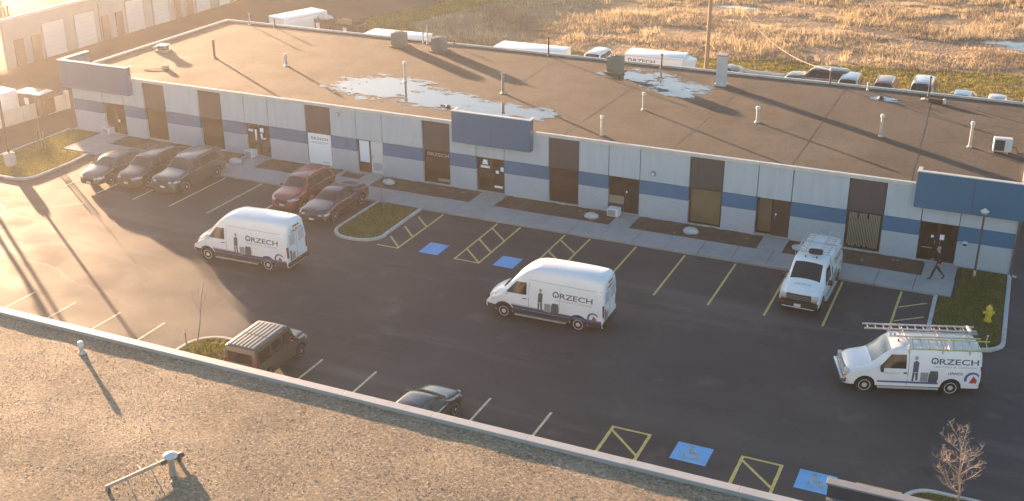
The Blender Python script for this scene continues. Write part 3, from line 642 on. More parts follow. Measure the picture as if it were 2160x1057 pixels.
def doorway(x0, x1, kind):
    z1 = 2.285; mid = (x0 + x1) / 2
    mb = MB(); mb.box(x0 + 0.005, x1 - 0.005, 0.02, 0.44, 0.0, 0.135, kerbm); bpart(mb, 'door_step')
    if kind == 'white':                          # window on the left, white door on the right
        o = leaf(mid, x1 - 0.03, 0.15, z1, mat=white_pl, glassy=False, handle=1); notice(o, mid + 0.14, 0.35, 0.62, 0.5, dec_soft)
        w0 = bpart(frame_rect(x0 + 0.03, mid - 0.04, 0.72, z1, 0.12, 0.07), 'window')
        mb = MB(); mb.box(x0 + 0.1, mid - 0.11, 0.14, 0.155, 0.79, z1 - 0.07, poster_m); bpart(mb, 'window_poster', parent=w0)
        mb = MB(); mb.box(x0 + 0.03, mid - 0.04, 0.10, 0.2, 0.14, 0.715, M('maroon_panel', (0.12, 0.035, 0.04), 0.6)); bpart(mb, 'apron_panel')
        interior(x0, x1, 0.14, z1, room_dark); return
    if kind in ('half', 'halfbeige'):
        o = leaf(mid, x1 - 0.03, 0.14, z1, glassy=(kind == 'half'), mat=bronze if kind == 'half' else M('brown_door', (0.055, 0.032, 0.02), 0.6), handle=1)
        lo = 1.1 if kind == 'half' else 0.2
        w0 = bpart(frame_rect(x0 + 0.03, mid - 0.02, lo, z1, 0.14, 0.07), 'window')
        mb = MB(); mb.box(x0 + 0.1, mid - 0.09, 0.165, 0.177, lo + 0.07, z1 - 0.07, win_glass); bpart(mb, 'pane', parent=w0)
        if kind == 'half':
            mb = MB(); mb.box(x0 + 0.03, mid - 0.02, 0.12, 0.2, 0.62, 1.09, M('tan_panel', (0.30, 0.24, 0.19), 0.7)); bpart(mb, 'apron_panel')
            mb = MB(); mb.box(x0 + 0.03, mid - 0.02, 0.12, 0.2, 0.14, 0.615, dark_panel); bpart(mb, 'apron_panel')
            interior(x0, x1, 0.14, z1, room_dark)
        else:
            interior(x0, mid, 0.14, z1, M('tan_blind', (0.42, 0.35, 0.27), 0.85, var=0.15, vscale=1)); interior(mid, x1, 0.14, z1, room_dark)
        notice(o, mid + 0.1, 1.35, 0.09, 0.12)
        return
    a = leaf(x0 + 0.03, mid - 0.01, 0.14, z1, handle=2); b = leaf(mid + 0.01, x1 - 0.03, 0.14, z1, handle=1)
    interior(x0, x1, 0.14, z1, room_dark)
    if kind == 'shop':
        s = MB(); cx = x0 + 0.52                 # window emblem with a word strip, and notices
        s.add([(cx - 0.18, 0.13, 1.82), (cx - 0.02, 0.13, 1.82), (cx + 0.0, 0.13, 1.95), (cx + 0.02, 0.13, 1.82), (cx + 0.2, 0.13, 1.82), (cx + 0.14, 0.13, 2.12), (cx - 0.12, 0.13, 2.12)], [(0, 1, 2, 6), (2, 3, 4, 5), (2, 5, 6)])
        s.box(cx - 0.28, cx + 0.32, 0.12, 0.132, 1.60, 1.74); bpart(s, 'emblem', poster_m, a)
        notice(b, mid + 0.3, 1.33, 0.2, 0.2); notice(b, mid + 0.62, 1.5, 0.2, 0.28); notice(b, mid + 0.2, 0.42, 0.55, 0.14)
    elif kind == 'signs':
        for dx, zz, ww, hh in ((0.12, 1.72, 0.16, 0.16), (0.32, 1.72, 0.14, 0.16), (0.62, 1.15, 0.14, 0.75)): notice(a, x0 + dx, zz, ww, hh)
        for dx, zz, ww, hh in ((0.1, 1.75, 0.28, 0.3), (0.12, 1.3, 0.14, 0.36), (0.28, 1.28, 0.22, 0.1)): notice(b, mid + dx, zz, ww, hh)
    elif kind == 'far': notice(b, mid + 0.12, 0.95, 0.16, 0.2)
    else:
        notice(a, mid - 0.36, 1.42, 0.14, 0.14); notice(b, mid + 0.08, 1.36, 0.22, 0.28); notice(a, x0 + 0.2, 0.82, 0.5, 0.03, ink_lite)
# bays from left to right
cols = [(-61.28, -58.6, 'W'), (-58.6, -56.73, 'D', 'far'), (-56.73, -54.92, 'W'), (-54.92, -53.08, 'P', 'olive'), (-53.08, -50.24, 'W'), (-50.24, -48.4, 'P', 'brown'),
        (-48.4, -46.55, 'W'), (-46.55, -44.67, 'D', 'signs'), (-44.67, -41.78, 'W'), (-41.78, -39.92, 'P', 'poster'), (-39.92, -38.03, 'W'), (-38.03, -36.15, 'D', 'white'),
        (-36.15, -33.3, 'W'), (-33.3, -31.44, 'P', 'letter'), (-31.44, -29.64, 'W'), (-29.64, -27.77, 'D', 'shop'), (-27.77, -24.9, 'W'), (-24.9, -23.02, 'P', 'brown'),
        (-23.02, -21.18, 'W'), (-21.18, -19.3, 'D', 'half'), (-19.3, -16.4, 'W'), (-16.4, -14.5, 'P', 'beige'), (-14.5, -12.58, 'W'), (-12.58, -10.71, 'D', 'halfbeige'),
        (-10.71, -7.76, 'W'), (-7.76, -5.88, 'P', 'slats'), (-5.88, -4.0, 'W'), (-4.0, -2.12, 'D', 'plain'), (-2.12, 0.58, 'W')]
for c in cols:
    if c[2] == 'W': upper(c[0], c[1]); lower(c[0], c[1])
    elif c[2] == 'D': upper(c[0], c[1]); doorway(c[0], c[1], c[3])
    else: window(c[0], c[1], c[3])
# raised blue fascias
def fascia(x0, x1, ret=0):
    zb, zt, yf, th = 3.17, 5.08, -0.47, 0.16
    n = 2; o = None
    mb = MB(); mb.box(x0, x1, yf, yf + th, zb, zt, fascia_blue, 0.01); o = bpart(mb, 'fascia')
    mb = MB()
    if not ret: mb.box(x0, x0 + 0.14, yf + th, 0.0, zb + 0.004, zt - 0.004, fascia_blue)
    mb.box(x1 - 0.14, x1, yf + th, 0.0, zb + 0.004, zt - 0.004, fascia_blue); mb.box(x0 + 0.15, x1 - 0.15, yf + th, -0.02, zb + 0.004, zb + 0.06, seamm); mb.box(x0 + 0.1, x1 - 0.1, yf + th + 0.002, 0.06, 4.1, 4.3, seamm)
    bpart(mb, 'fascia_return', parent=o)
    k = int((x1 - x0) / 2.4)
    for i in range(1, k):
        xx = x0 + (x1 - x0) * i / k; mb = MB(); mb.box(xx - 0.012, xx + 0.012, yf - 0.004, yf + 0.02, zb + 0.01, zt - 0.01, seamm); bpart(mb, 'panel_joint', parent=o)
    mb = MB(); mb.box(x0 - 0.03, x1 + 0.03, yf - 0.03, yf + th + 0.07, zt, zt + 0.05, flash_m, 0.01); bpart(mb, 'fascia_cap', parent=o)
    mb = MB(); mb.box(x1 - 0.17, x1 + 0.03, yf + th + 0.072, 0.25, zt + 0.001, zt + 0.048, flash_m); bpart(mb, 'fascia_cap', parent=o)
    mb = MB()
    if not ret: mb.box(x0 - 0.03, x0 + 0.17, yf + th + 0.072, 0.25, zt + 0.001, zt + 0.048, flash_m); bpart(mb, 'fascia_cap', parent=o)
    if ret:
        mb = MB(); mb.box(x0, x0 + th, yf + th, ret, zb, zt - 0.002, fascia_blue); bpart(mb, 'fascia_return', parent=o)
        mb = MB(); mb.box(x0 - 0.03, x0 + th + 0.12, yf + th + 0.072, ret + 0.02, zt + 0.001, zt + 0.051, flash_m, 0.01); bpart(mb, 'fascia_cap', parent=o)
    mb = MB(); mb.box(x0 + 0.2, x1 - 0.2, 0.0, 0.1, 4.3, zt - 0.1, dark_panel); bpart(mb, 'fascia_backing', parent=o)
fascia(-61.75, -55.75, ret=2.3); fascia(-31.02, -25.9); fascia(-4.44, 1.1)
# round vent hoods and wall lamps on the panels
def wall_disc(x, z, r, label):
    t = thing('wall_vent', label, 'wall vent', (x, -0.02, z))
    mb = MB(); mb.lathe([(r, 0), (r, -0.09), (r * 0.85, -0.14), (r * 0.3, -0.16)], 14, 'y', mat=grey_metal); mb.build('hood', None, t, smooth=40)
    mb = MB(); mb.lathe([(r * 0.55, -0.150), (r * 0.5, -0.19)], 12, 'y', mat=white_pl); mb.build('cover', None, t, smooth=40)
wall_disc(-18.49, 2.81, 0.15, 'round vent hood on the white panel right of the half-glazed door')
wall_disc(-39.26, 3.78, 0.13, 'round vent hood on the white panel right of the poster window')
wall_disc(-55.9, 3.96, 0.13, 'round vent hood on the white panel beside the far left blue fascia')
t = thing('wall_lamp', 'small white-topped wall lamp on the blue stripe beside the rightmost doors', 'wall lamp', (-1.72, 0, 1.43))
mb = MB(); mb.box(-0.12, 0.12, -0.22, -0.01, 0.02, 0.12, white_pl, 0.03); mb.build('lamp_housing', None, t)
mb = MB(); mb.box(-0.09, 0.09, -0.18, -0.03, -0.09, 0.02, black_pl); mb.build('lamp_lens', None, t)
t = thing('downpipe', 'dark drain pipe at the right corner of the building front', 'drain pipe', (0.66, -0.1, 0))
mb = MB(); mb.tube([(0, 0, 3.9), (0, 0, 0.25), (0.05, -0.2, 0.1)], 0.05, 8, dark_pipe); mb.build('pipe', None, t)
mb = MB(); mb.tube([(0.03, -0.1, 0.12), (0.28, -0.16, 0.1)], 0.05, 8, pvc); mb.build('outlet', None, t)

# ------------------------------------------------------------------ on the roof
def vent_pipe(px, py, h, r, label, mat=pvc, cap='tee', z=ROOF, base=True, xy=None):
    p = gp(px, py, z) if xy is None else (xy[0], xy[1], z)
    t = thing('vent_pipe', label, 'vent pipe', (p[0], p[1], z), group='vent pipes on the roofs')
    mb = MB(); mb.tube([(0, 0, 0), (0, 0, h)], r, 10, mat); mb.build('pipe', None, t, smooth=40)
    if base: mb = MB(); mb.lathe([(r * 2.0, 0), (r * 1.9, 0.02), (r * 1.2, 0.08), (r * 1.05, 0.1)], 12, mat=mat); mb.build('flashing_collar', None, t, smooth=40)
    if cap == 'tee':
        mb = MB(); mb.lathe([(r * 1.05, h - 0.16), (r * 1.5, h - 0.14), (r * 1.5, h), (r * 1.2, h + 0.03), (r * 0.3, h + 0.04)], 12, mat=white_pl); mb.build('cap', None, t, smooth=40)
    elif cap == 'flat':
        mb = MB(); mb.lathe([(r * 1.5, h), (r * 1.5, h + 0.05), (r * 0.4, h + 0.09)], 12, mat=mat); mb.build('cap', None, t, smooth=40)
    return t
vent_pipe(453, 122, 1.25, 0.09, 'dark vent pipe near the left end of the roof, leftmost of the middle row', dark_pipe, 'flat')
vent_pipe(604, 139, 0.85, 0.09, 'short pale vent pipe left of the large roof puddle')
vent_pipe(855, 172, 1.35, 0.08, 'tall vent pipe standing at the upper edge of the large roof puddle')
vent_pipe(1061, 197, 1.3, 0.09, 'grey vent pipe standing over the right end of the large roof puddle', grey_metal, 'flat')
vent_pipe(1357, 232, 1.1, 0.07, 'slim pale vent pipe in the middle of the roof below the patchy puddle')
vent_pipe(1269, 285, 1.15, 0.07, 'slim pale vent pipe close to the front roof edge')
vent_pipe(1597, 258, 0.95, 0.085, 'pale vent pipe below the tall white duct')
vent_pipe(1857, 288, 1.3, 0.075, 'tall white vent pipe between the duct shadow and the front edge')
vent_pipe(2045, 310, 1.45, 0.075, 'tall white vent pipe with flared cap beside the white rooftop heat pump')
for px, h, r_, mt, lb in ((527, 0.9, 0.06, pvc, 'pale pipe at the rear roof edge near the left corner'), (580, 0.6, 0.06, dark_pipe, 'short dark pipe at the rear roof edge in front of the white cube trailer'),
                          (893, 0.75, 0.05, grey_metal, 'thin pipe between the two grey rooftop units, left one'), (902, 1.3, 0.06, pvc, 'taller thin pipe between the two grey rooftop units'),
                          (958, 0.45, 0.05, dark_pipe, 'short stub pipe right of the purple-grey rooftop unit'), (1157, 1.35, 0.06, black_pl, 'black pipe in front of the long white trailer'),
                          (1395, 0.95, 0.06, dark_pipe, 'dark pipe in front of the lettered white van'), (1830, 0.45, 0.05, white_pl, 'short white pipe at the rear roof edge below the burgundy car'),
                          (1958, 1.25, 0.05, dark_pipe, 'thin dark pipe in front of the silver wagon')):
    lo, hi = -70.0, 8.0
    for _ in range(50):
        mid = (lo + hi) / 2; q = np.array([mid, 17.3, ROOF]) - CAM; u = 1080 + FPX * (q @ CR) / (q @ CF)
        if u < px: lo = mid
        else: hi = mid
    vent_pipe(0, 0, h, r_, lb, mt, 'flat', xy=(mid, 17.3))
def rooftop_unit(px, py, s, h, label, mat=unit_grey):
    p = gp(px, py, ROOF); t = thing('rooftop_unit', label, 'air conditioner', (p[0], p[1], ROOF), group='rooftop condenser units')
    mb = MB(); mb.box(-s * 0.62, s * 0.62, -s * 0.62, s * 0.62, 0.0, 0.08, wood_m); mb.build('base_pad', None, t)
    mb = MB(); mb.box(-s / 2, s / 2, -s / 2, s / 2, 0.081, h, mat, 0.07); b = mb.build('casing', None, t, smooth=40)
    for k in range(7):
        z = 0.2 + (h - 0.35) * k / 6
        mb = MB(); mb.box(-s * 0.42, s * 0.42, -s / 2 - 0.014, -s / 2 + 0.01, z, z + 0.03, mat); mb.build('louvre', None, b)
    mb = MB(); mb.lathe([(s * 0.42, h), (s * 0.42, h + 0.03), (s * 0.36, h + 0.035)], 18, mat=black_pl); mb.build('fan_guard', None, t, smooth=40)
    mb = MB(); mb.lathe([(s * 0.12, h + 0.036), (s * 0.1, h + 0.07)], 10, mat=mat); mb.build('fan_hub', None, t)
rooftop_unit(843, 97, 0.95, 1.05, 'grey cube-shaped condenser on the rear roof edge, left of a pair')
rooftop_unit(927, 107, 0.95, 1.0, 'purple-grey condenser on the rear roof edge, right of a pair', M('unit_mauve', (0.20, 0.185, 0.20), 0.55, var=0.1, vscale=4))
rooftop_unit(1298, 151, 1.0, 1.1, 'green-grey condenser beside the patchy roof puddle', M('unit_green', (0.20, 0.215, 0.18), 0.55, var=0.1, vscale=4))
p = gp(1521, 180, ROOF); t = thing('duct_stack', 'tall white square duct rising from the rear of the roof', 'chimney', (p[0], p[1], ROOF))
mb = MB(); mb.box(-0.30, 0.30, -0.28, 0.28, 0.05, 2.0, M('duct_white', (0.58, 0.59, 0.62), 0.45, metal=0.2, var=0.06, vscale=2), 0.015); mb.build('duct', None, t)
mb = MB(); mb.box(-0.38, 0.38, -0.36, 0.36, 0.0, 0.16, flash_m, 0.03); mb.build('base_flashing', None, t)
mb = MB(); mb.box(-0.33, 0.33, -0.31, 0.31, 2.0, 2.1, M('duct_cap', (0.42, 0.33, 0.34), 0.5), 0.01); mb.build('cap', None, t)
mb = MB(); mb.box(-0.35, -0.31, -0.1, 0.1, 0.17, 1.95, galv); mb.build('corner_strip', None, t)
p = gp(2112, 322, ROOF); t = thing('heat_pump', 'white rooftop heat pump with dark fan grille near the right roof corner', 'air conditioner', (p[0], p[1], ROOF), R(6))
mb = MB(); mb.box(-0.48, 0.48, -0.2, 0.2, 0.10, 0.86, white_pl, 0.03); mb.build('casing', None, t)
mb = MB(); mb.box(-0.40, 0.10, -0.213, -0.19, 0.16, 0.76, black_pl); gr = mb.build('fan_grille', None, t)
mb = MB()
for k in range(6): mb.box(-0.39, 0.09, -0.221, -0.214, 0.20 + k * 0.09, 0.215 + k * 0.09, grey_metal)
mb.build('grille_bars', None, gr)
for a in (-0.36, 0.36): mb = MB(); mb.box(a - 0.05, a + 0.05, -0.22, 0.22, 0.0, 0.10, black_pl); mb.build('foot', None, t)
mb = MB(); mb.tube([(0.49, 0, 0.4), (0.7, 0.02, 0.35), (0.85, 0.05, 0.03), (1.4, 0.1, 0.03)], 0.03, 6, black_pl); mb.build('line_set', None, t)
p = gp(345, 108, ROOF); t = thing('roof_exhaust', 'low brown exhaust hood on the sunlit left part of the roof', 'roof vent', (p[0], p[1], ROOF), R(8))
mb = MB(); mb.box(-0.5, 0.5, -0.4, 0.4, 0, 0.12, galv, 0.02); mb.build('kerb_base', None, t)
mb = MB(); mb.box(-0.32, 0.32, -0.3, 0.3, 0.12, 0.42, dark_pipe, 0.05); mb.build('hood', None, t)
mb = MB(); mb.box(-0.42, 0.42, -0.38, 0.38, 0.42, 0.50, galv, 0.03); mb.build('lid', None, t)
mb = MB(); mb.tube([(-0.4, 0, 0.3), (-0.85, 0.05, 0.2), (-0.95, 0.05, 0.0)], 0.06, 8, galv); mb.build('elbow', None, t)
p = gp(338, 146, ROOF); t = thing('cable_bracket', 'small fallen bracket with cable on the sunlit roof near the left fascia', 'bracket', (p[0], p[1], ROOF), R(20))
mb = MB(); mb.tube([(-1.1, -0.3, 0.03), (-0.5, -0.2, 0.05), (0.1, 0, 0.06), (0.35, 0.1, 0.2)], 0.03, 6, dark_pipe); mb.build('cable', None, t)
mb = MB(); mb.box(0.15, 0.55, -0.05, 0.25, 0.0, 0.24, wood_m, 0.03); mb.build('block', None, t)
p = gp(1962, 215, ROOF); t = thing('roof_scrap', 'brown scrap piece lying near the rear edge at the right end of the roof', 'scrap', (p[0], p[1], ROOF), R(-12))
mb = MB(); mb.box(-0.1, 0.75, -0.15, 0.15, 0.0, 0.26, M('rust', (0.11, 0.07, 0.045), 0.8, var=0.3, vscale=5), 0.05); mb.build('box', None, t)
mb = MB(); mb.tube([(-0.6, 0.1, 0.05), (-0.35, 0.0, 0.14), (-0.1, 0, 0.1)], 0.07, 7, pvc); mb.build('elbow', None, t)
mb = MB(); mb.lathe([(0.09, 0), (0.09, 0.3), (0.04, 0.33)], 10, c=(0.85, 0.05, 0), mat=white_pl); mb.build('cap', None, t)
p = gp(1858, 209, ROOF); t = thing('roof_drain', 'small dark drain dome in the little puddle on the roof', 'roof drain', (p[0], p[1], ROOF))
mb = MB(); mb.lathe([(0.2, 0), (0.2, 0.05), (0.14, 0.16), (0.05, 0.2)], 10, mat=black_pl); mb.build('dome', None, t); mb = MB(); mb.lathe([(0.3, 0.0), (0.3, 0.03)], 12, mat=grey_metal); mb.build('ring', None, t)
p = gp(945, 226, ROOF); t = thing('puddle_drain', 'small dark drain in the large roof puddle beside the middle fascia', 'roof drain', (p[0], p[1], ROOF))
mb = MB(); mb.lathe([(0.16, 0), (0.16, 0.05), (0.1, 0.14)], 10, mat=black_pl); mb.build('dome', None, t); mb = MB(); mb.tube([(-0.6, 0.15, 0.03), (0, 0, 0.06)], 0.03, 6, dark_pipe); mb.build('stub', None, t)
# service mast, wire and utility pole behind
lo, hi = -40.0, 0.0
for _ in range(40):
    mid = (lo + hi) / 2; q = np.array([mid, 17.5, ROOF]) - CAM; u = 1080 + FPX * (q @ CR) / (q @ CF)
    if u < 1750: lo = mid
    else: hi = mid
mast_x = mid
t = thing('service_mast', 'dark service mast with pale head at the rear roof edge', 'mast', (mast_x, 17.5, ROOF))
mb = MB(); mb.tube([(0, 0, 0), (0, 0, 1.0)], 0.05, 8, dark_pipe); mb.build('mast', None, t)
mb = MB(); mb.lathe([(0.05, 0.95), (0.11, 1.0), (0.11, 1.1), (0.04, 1.2)], 10, mat=pvc); mb.build('weather_head', None, t, smooth=40)
t = thing('utility_pole', 'tall weathered wooden utility pole at the edge of the field', 'utility pole', (-24.9, 34.0, -0.05))
mb = MB(); mb.tube([(0, 0, 0), (0.02, 0, 4), (0.05, 0, 9.6)], [0.17, 0.15, 0.11], 10, wood_m); mb.build('pole', None, t, smooth=60)
mb = MB(); mb.box(-1.2, 1.2, -0.18, -0.06, 9.0, 9.12, wood_m); mb.build('crossarm', None, t)
for a in (-1.0, -0.4, 0.5, 1.0): mb = MB(); mb.lathe([(0.03, 9.12), (0.06, 9.2), (0.05, 9.28)], 8, c=(a, -0.12, 0), mat=galv); mb.build('insulator', None, t)
A = Vector((mast_x, 17.5, ROOF + 1.05)); B = Vector((-24.8, 33.9, 8.7))
mb = MB(); pts = []
for k in range(25):
    s = k / 24; p = A.lerp(B, s); p.z -= 1.75 * 4 * s * (1 - s); pts.append(p)
mb.tube(pts, 0.022, 6, M('service_wire', (0.30, 0.23, 0.15), 0.7)); tag(mb.build('service_wire'), 'slack service wire running from the roof mast up to the utility pole', 'wire')

# ================================================================== NEAR BUILDING (roof in the foreground)
nb = thing('near_building', 'near building whose gravel roof and pale parapet fill the lower left', 'building', (-20, -40, 0))
YP = -29.9
def npart(mb, name, mat=None, parent=None, smooth=None): return mb.build(name, mat, parent or nb, (20, 40, 0) if parent is None else (0, 0, 0), smooth)
mb = MB(); mb.box(-62, 8, -52, YP - 0.05, 0, 3.95, block); npart(mb, 'wall')
nx, ny = 180, 60; vs = []; fs = []
for j in range(ny + 1):
    for i in range(nx + 1):
        xx = -62 + 70 * i / nx; yy = -52 + (52 + YP - 0.3) * j / ny
        vs.append((xx, yy, 4.19 + 0.018 * mnoise.noise((xx * 0.6, yy * 0.6, 8)) + 0.01 * mnoise.noise((xx * 2.5, yy * 2.5, 2))))
for j in range(ny):
    for i in range(nx): k = j * (nx + 1) + i; fs.append((k, k + 1, k + nx + 2, k + nx + 1))
mb = MB(); mb.add(vs, fs, pebbly); npart(mb, 'roof', smooth=60)
xx = -62.0
while xx < 8:
    mb = MB(); mb.box(xx + 0.003, xx + 3.5 - 0.003, YP - 0.36, YP, 3.95, 4.33, M('parapet_cap', (0.42, 0.415, 0.41), 0.5, metal=0.1, var=0.07, vscale=1.5), 0.015); npart(mb, 'parapet_cap'); xx += 3.5
mb = MB(); mb.box(-3.5, 1.9, YP + 0.02, YP + 0.18, 3.2, 5.16, fascia_blue); f_ = npart(mb, 'fascia')
mb = MB(); mb.box(-3.54, 1.94, YP - 0.12, YP + 0.22, 5.16, 5.22, M('dull_cap', (0.26, 0.26, 0.265), 0.6, var=0.1, vscale=2), 0.012); npart(mb, 'fascia_cap', parent=f_)
mb = MB(); mb.box(-3.48, 1.9, YP - 0.06, YP + 0.019, 4.34, 5.155, dark_panel); npart(mb, 'fascia_backing', parent=f_)
mb = MB(); mb.box(-3.48, 1.9, YP - 0.22, YP - 0.062, 4.34, 4.72, grey_metal); npart(mb, 'fascia_flashing', parent=f_)
# loose pebbles on the near roof: real stones so that the low sun picks them out
n = 60000; xs = nrng.uniform(-40, 2, n); ys = YP - 0.45 - nrng.uniform(0, 1, n) ** 0.9 * 11.5
vis = (ys > -41.5) & (ys < YP - 0.4); xs, ys = xs[vis], ys[vis]; n = len(xs)
sz = nrng.lognormal(math.log(0.0115), 0.33, n)
oct_ = np.array([(1, 0, 0), (-1, 0, 0), (0, 1, 0), (0, -1, 0), (0, 0, 1), (0, 0, -1)], float)
tri = np.array([(0, 2, 4), (2, 1, 4), (1, 3, 4), (3, 0, 4)])
ang = nrng.uniform(0, 2 * np.pi, n); c_, s_ = np.cos(ang), np.sin(ang)
S = oct_[None] * nrng.uniform(0.7, 1.4, (n, 6, 3)) * sz[:, None, None]; S[:, :, 2] *= 0.5
V = np.stack([S[:, :, 0] * c_[:, None] - S[:, :, 1] * s_[:, None] + xs[:, None], S[:, :, 0] * s_[:, None] + S[:, :, 1] * c_[:, None] + ys[:, None], S[:, :, 2] + 4.195], 2)
Fi = (tri[None] + (np.arange(n) * 6)[:, None, None]).reshape(-1, 3)
me = bpy.data.meshes.new('roof_pebbles'); N = len(Fi)
me.vertices.add(n * 6); me.vertices.foreach_set('co', V.astype(np.float32).ravel()); me.loops.add(N * 3); me.loops.foreach_set('vertex_index', Fi.astype(np.int32).ravel())
me.polygons.add(N); me.polygons.foreach_set('loop_start', np.arange(0, N * 3, 3, dtype=np.int32)); me.update(calc_edges=True)
me.materials.append(M('pebble_stone', (0.32, 0.255, 0.18), 0.6, island=0.4)); stuff(tag(link('roof_pebbles', me), 'loose brown pebbles strewn over the near roof', 'gravel'))
p = gp(173, 745, 4.19); vent_pipe(0, 0, 0.45, 0.075, 'short white-capped vent behind the near parapet', pvc, 'tee', 4.19, xy=(p[0], p[1]))
p = gp(365, 1003, 4.19); t = vent_pipe(0, 0, 0.72, 0.10, 'pale vent post with broad white cap on the near roof', galv, None, 4.19, base=False, xy=(p[0], p[1]))
mb = MB(); mb.lathe([(0.12, 0.66), (0.22, 0.70), (0.22, 0.76), (0.12, 0.82), (0.03, 0.84)], 14, mat=white_pl); mb.build('cap', None, t, smooth=40)
a = gp(222, 1030, 4.36); b = gp(383, 958, 4.36); d = Vector(b - a); L = d.length
t = thing('fallen_antenna', 'fallen television antenna lying on the near roof beside the vent post', 'antenna', (a[0], a[1], 4.19), math.atan2(d.y, d.x))
mb = MB(); mb.box(0, L, -0.02, 0.02, 0.13, 0.25, alu); mb.build('boom', None, t)
for k, (f, l) in enumerate(((0.02, 0.18), (0.26, 0.55), (0.48, 0.75), (0.58, 0.5), (0.70, 0.55), (0.84, 0.35), (0.97, 0.4))):
    mb = MB(); x_ = L * f; mb.tube([(x_ + 0.05, l * 0.55, 0.22 if k % 2 else 0.17), (x_, 0, 0.175), (x_ - 0.03, -l * 0.6, 0.01 if k % 2 else 0.08)], 0.016, 6, alu); mb.build('element', None, t)
for f in (0.03, 0.95): mb = MB(); mb.box(L * f - 0.04, L * f + 0.04, -0.1, 0.1, 0.0, 0.15, dark_pipe); mb.build('foot', None, t)
mb = MB(); mb.box(L * 0.72, L * 1.02, -0.07, 0.07, 0.1, 0.24, dark_pipe, 0.02); mb.build('mount', None, t)

# ================================================================== LEFT WAREHOUSE
lb = thing('warehouse', 'long grey warehouse with white roller doors across the driveway', 'building', (-90, 40, 0))
def lpart(mb, name, mat=None, parent=None): return mb.build(name, mat, parent or lb, (90, -40, 0) if parent is None else (0, 0, 0))
wall_l = M('warehouse_wall', (0.33, 0.325, 0.32), 0.75, var=0.08, vscale=0.7, bump=0.2, bscale=6)
XW = -78.9
mb = MB(); mb.prism([(XW, 10.35), (XW, 96), (-106, 96), (-106, 35.5)], 0, 4.0, wall_l); lpart(mb, 'wall')          # unseen near end cut askew so the low sun gets past
mb = MB(); mb.prism([(XW - 0.25, 10.75), (XW - 0.25, 96), (-106, 96), (-106, 35.8)], 4.001, 4.06, roofgravel); lpart(mb, 'roof')
mb = MB(); mb.box(XW - 0.25, XW + 0.06, 10.35, 96, 4.001, 4.22, flash_m, 0.02); lpart(mb, 'roof_edge')
mb = MB(); mb.prism([(XW - 0.26, 10.36), (XW - 0.26, 10.7), (-106, 35.8), (-106, 35.4)], 4.001, 4.219, flash_m); lpart(mb, 'roof_edge')
def wy(px, py):                                   # pixel -> y, z on the warehouse wall
    d_ = ray(px, py); q = CAM + d_ * (XW - CAM[0]) / d_[0]; return q[1], q[2]
roller = M('roller_door_white', (0.62, 0.60, 0.58), 0.5, var=0.05, vscale=1)
pdoor = M('brown_steel_door', (0.16, 0.12, 0.105), 0.6, var=0.1, vscale=2)
def roller_door(y0, y1, h=3.0):
    mb = MB(); mb.box(XW - 0.02, XW + 0.05, y0 - 0.09, y1 + 0.09, 0.0, h + 0.09, grey_metal); o = lpart(mb, 'roller_door')
    k = 7
    for i in range(k): mb = MB(); z0 = 0.03 + (h - 0.03) * i / k; mb.box(XW + 0.051, XW + 0.075, y0, y1, z0 + 0.008, z0 + (h - 0.03) / k - 0.008, roller, 0.006); lpart(mb, 'door_slat', parent=o)
def man_door(y0, y1, h=2.2):
    mb = MB(); mb.box(XW - 0.02, XW + 0.05, y0 - 0.06, y1 + 0.06, 0.0, h + 0.06, bronze); o = lpart(mb, 'door')
    mb = MB(); mb.box(XW + 0.051, XW + 0.07, y0, y1, 0.03, h, pdoor); lpart(mb, 'door_leaf', parent=o)
    mb = MB(); mb.box(XW + 0.07, XW + 0.12, y0 + 0.08, y0 + 0.14, 1.0, 1.12, chrome); lpart(mb, 'handle', parent=o)
for a, b in (((-25, 150), (18, 140)), ((97, 110), (142, 108)), ((162, 80), (204, 80)), ((270, 60), (306, 60)), ((325, 40), (357, 40)), ((415, 20), (443, 20)), ((462, 8), (484, 8)), ((520, -10), (540, -10))):
    y0, y1 = wy(*a)[0], wy(*b)[0]
    if y0 < 10.6: y0 = 10.6
    roller_door(y0, y1)
for a, b in (((33, 110), (52, 110)), ((70, 105), (88, 105)), ((218, 70), (232, 70)), ((248, 65), (262, 65)), ((370, 30), (382, 30)), ((396, 25), (408, 25)), ((500, 0), (510, 0))):
    y0, y1 = wy(*a)[0], wy(*b)[0]; man_door(y0, y1)
for px in (0, 212, 545):
    y0 = wy(px, 60)[0] if px else 10.5
    mb = MB(); mb.tube([(XW + 0.08, y0, 4.0), (XW + 0.08, y0, 0.1)], 0.07, 8, grey_metal); lpart(mb, 'downpipe')
for k, (px, py) in enumerate(((3, 38), (11, 36), (18, 34))):
    p = gp(px, py, 4.06); vent_pipe(0, 0, 0.8, 0.09, ('leftmost', 'middle', 'rightmost')[k] + ' of three dark stub pipes on the warehouse roof', dark_pipe, 'flat', 4.06, xy=(p[0], p[1]))

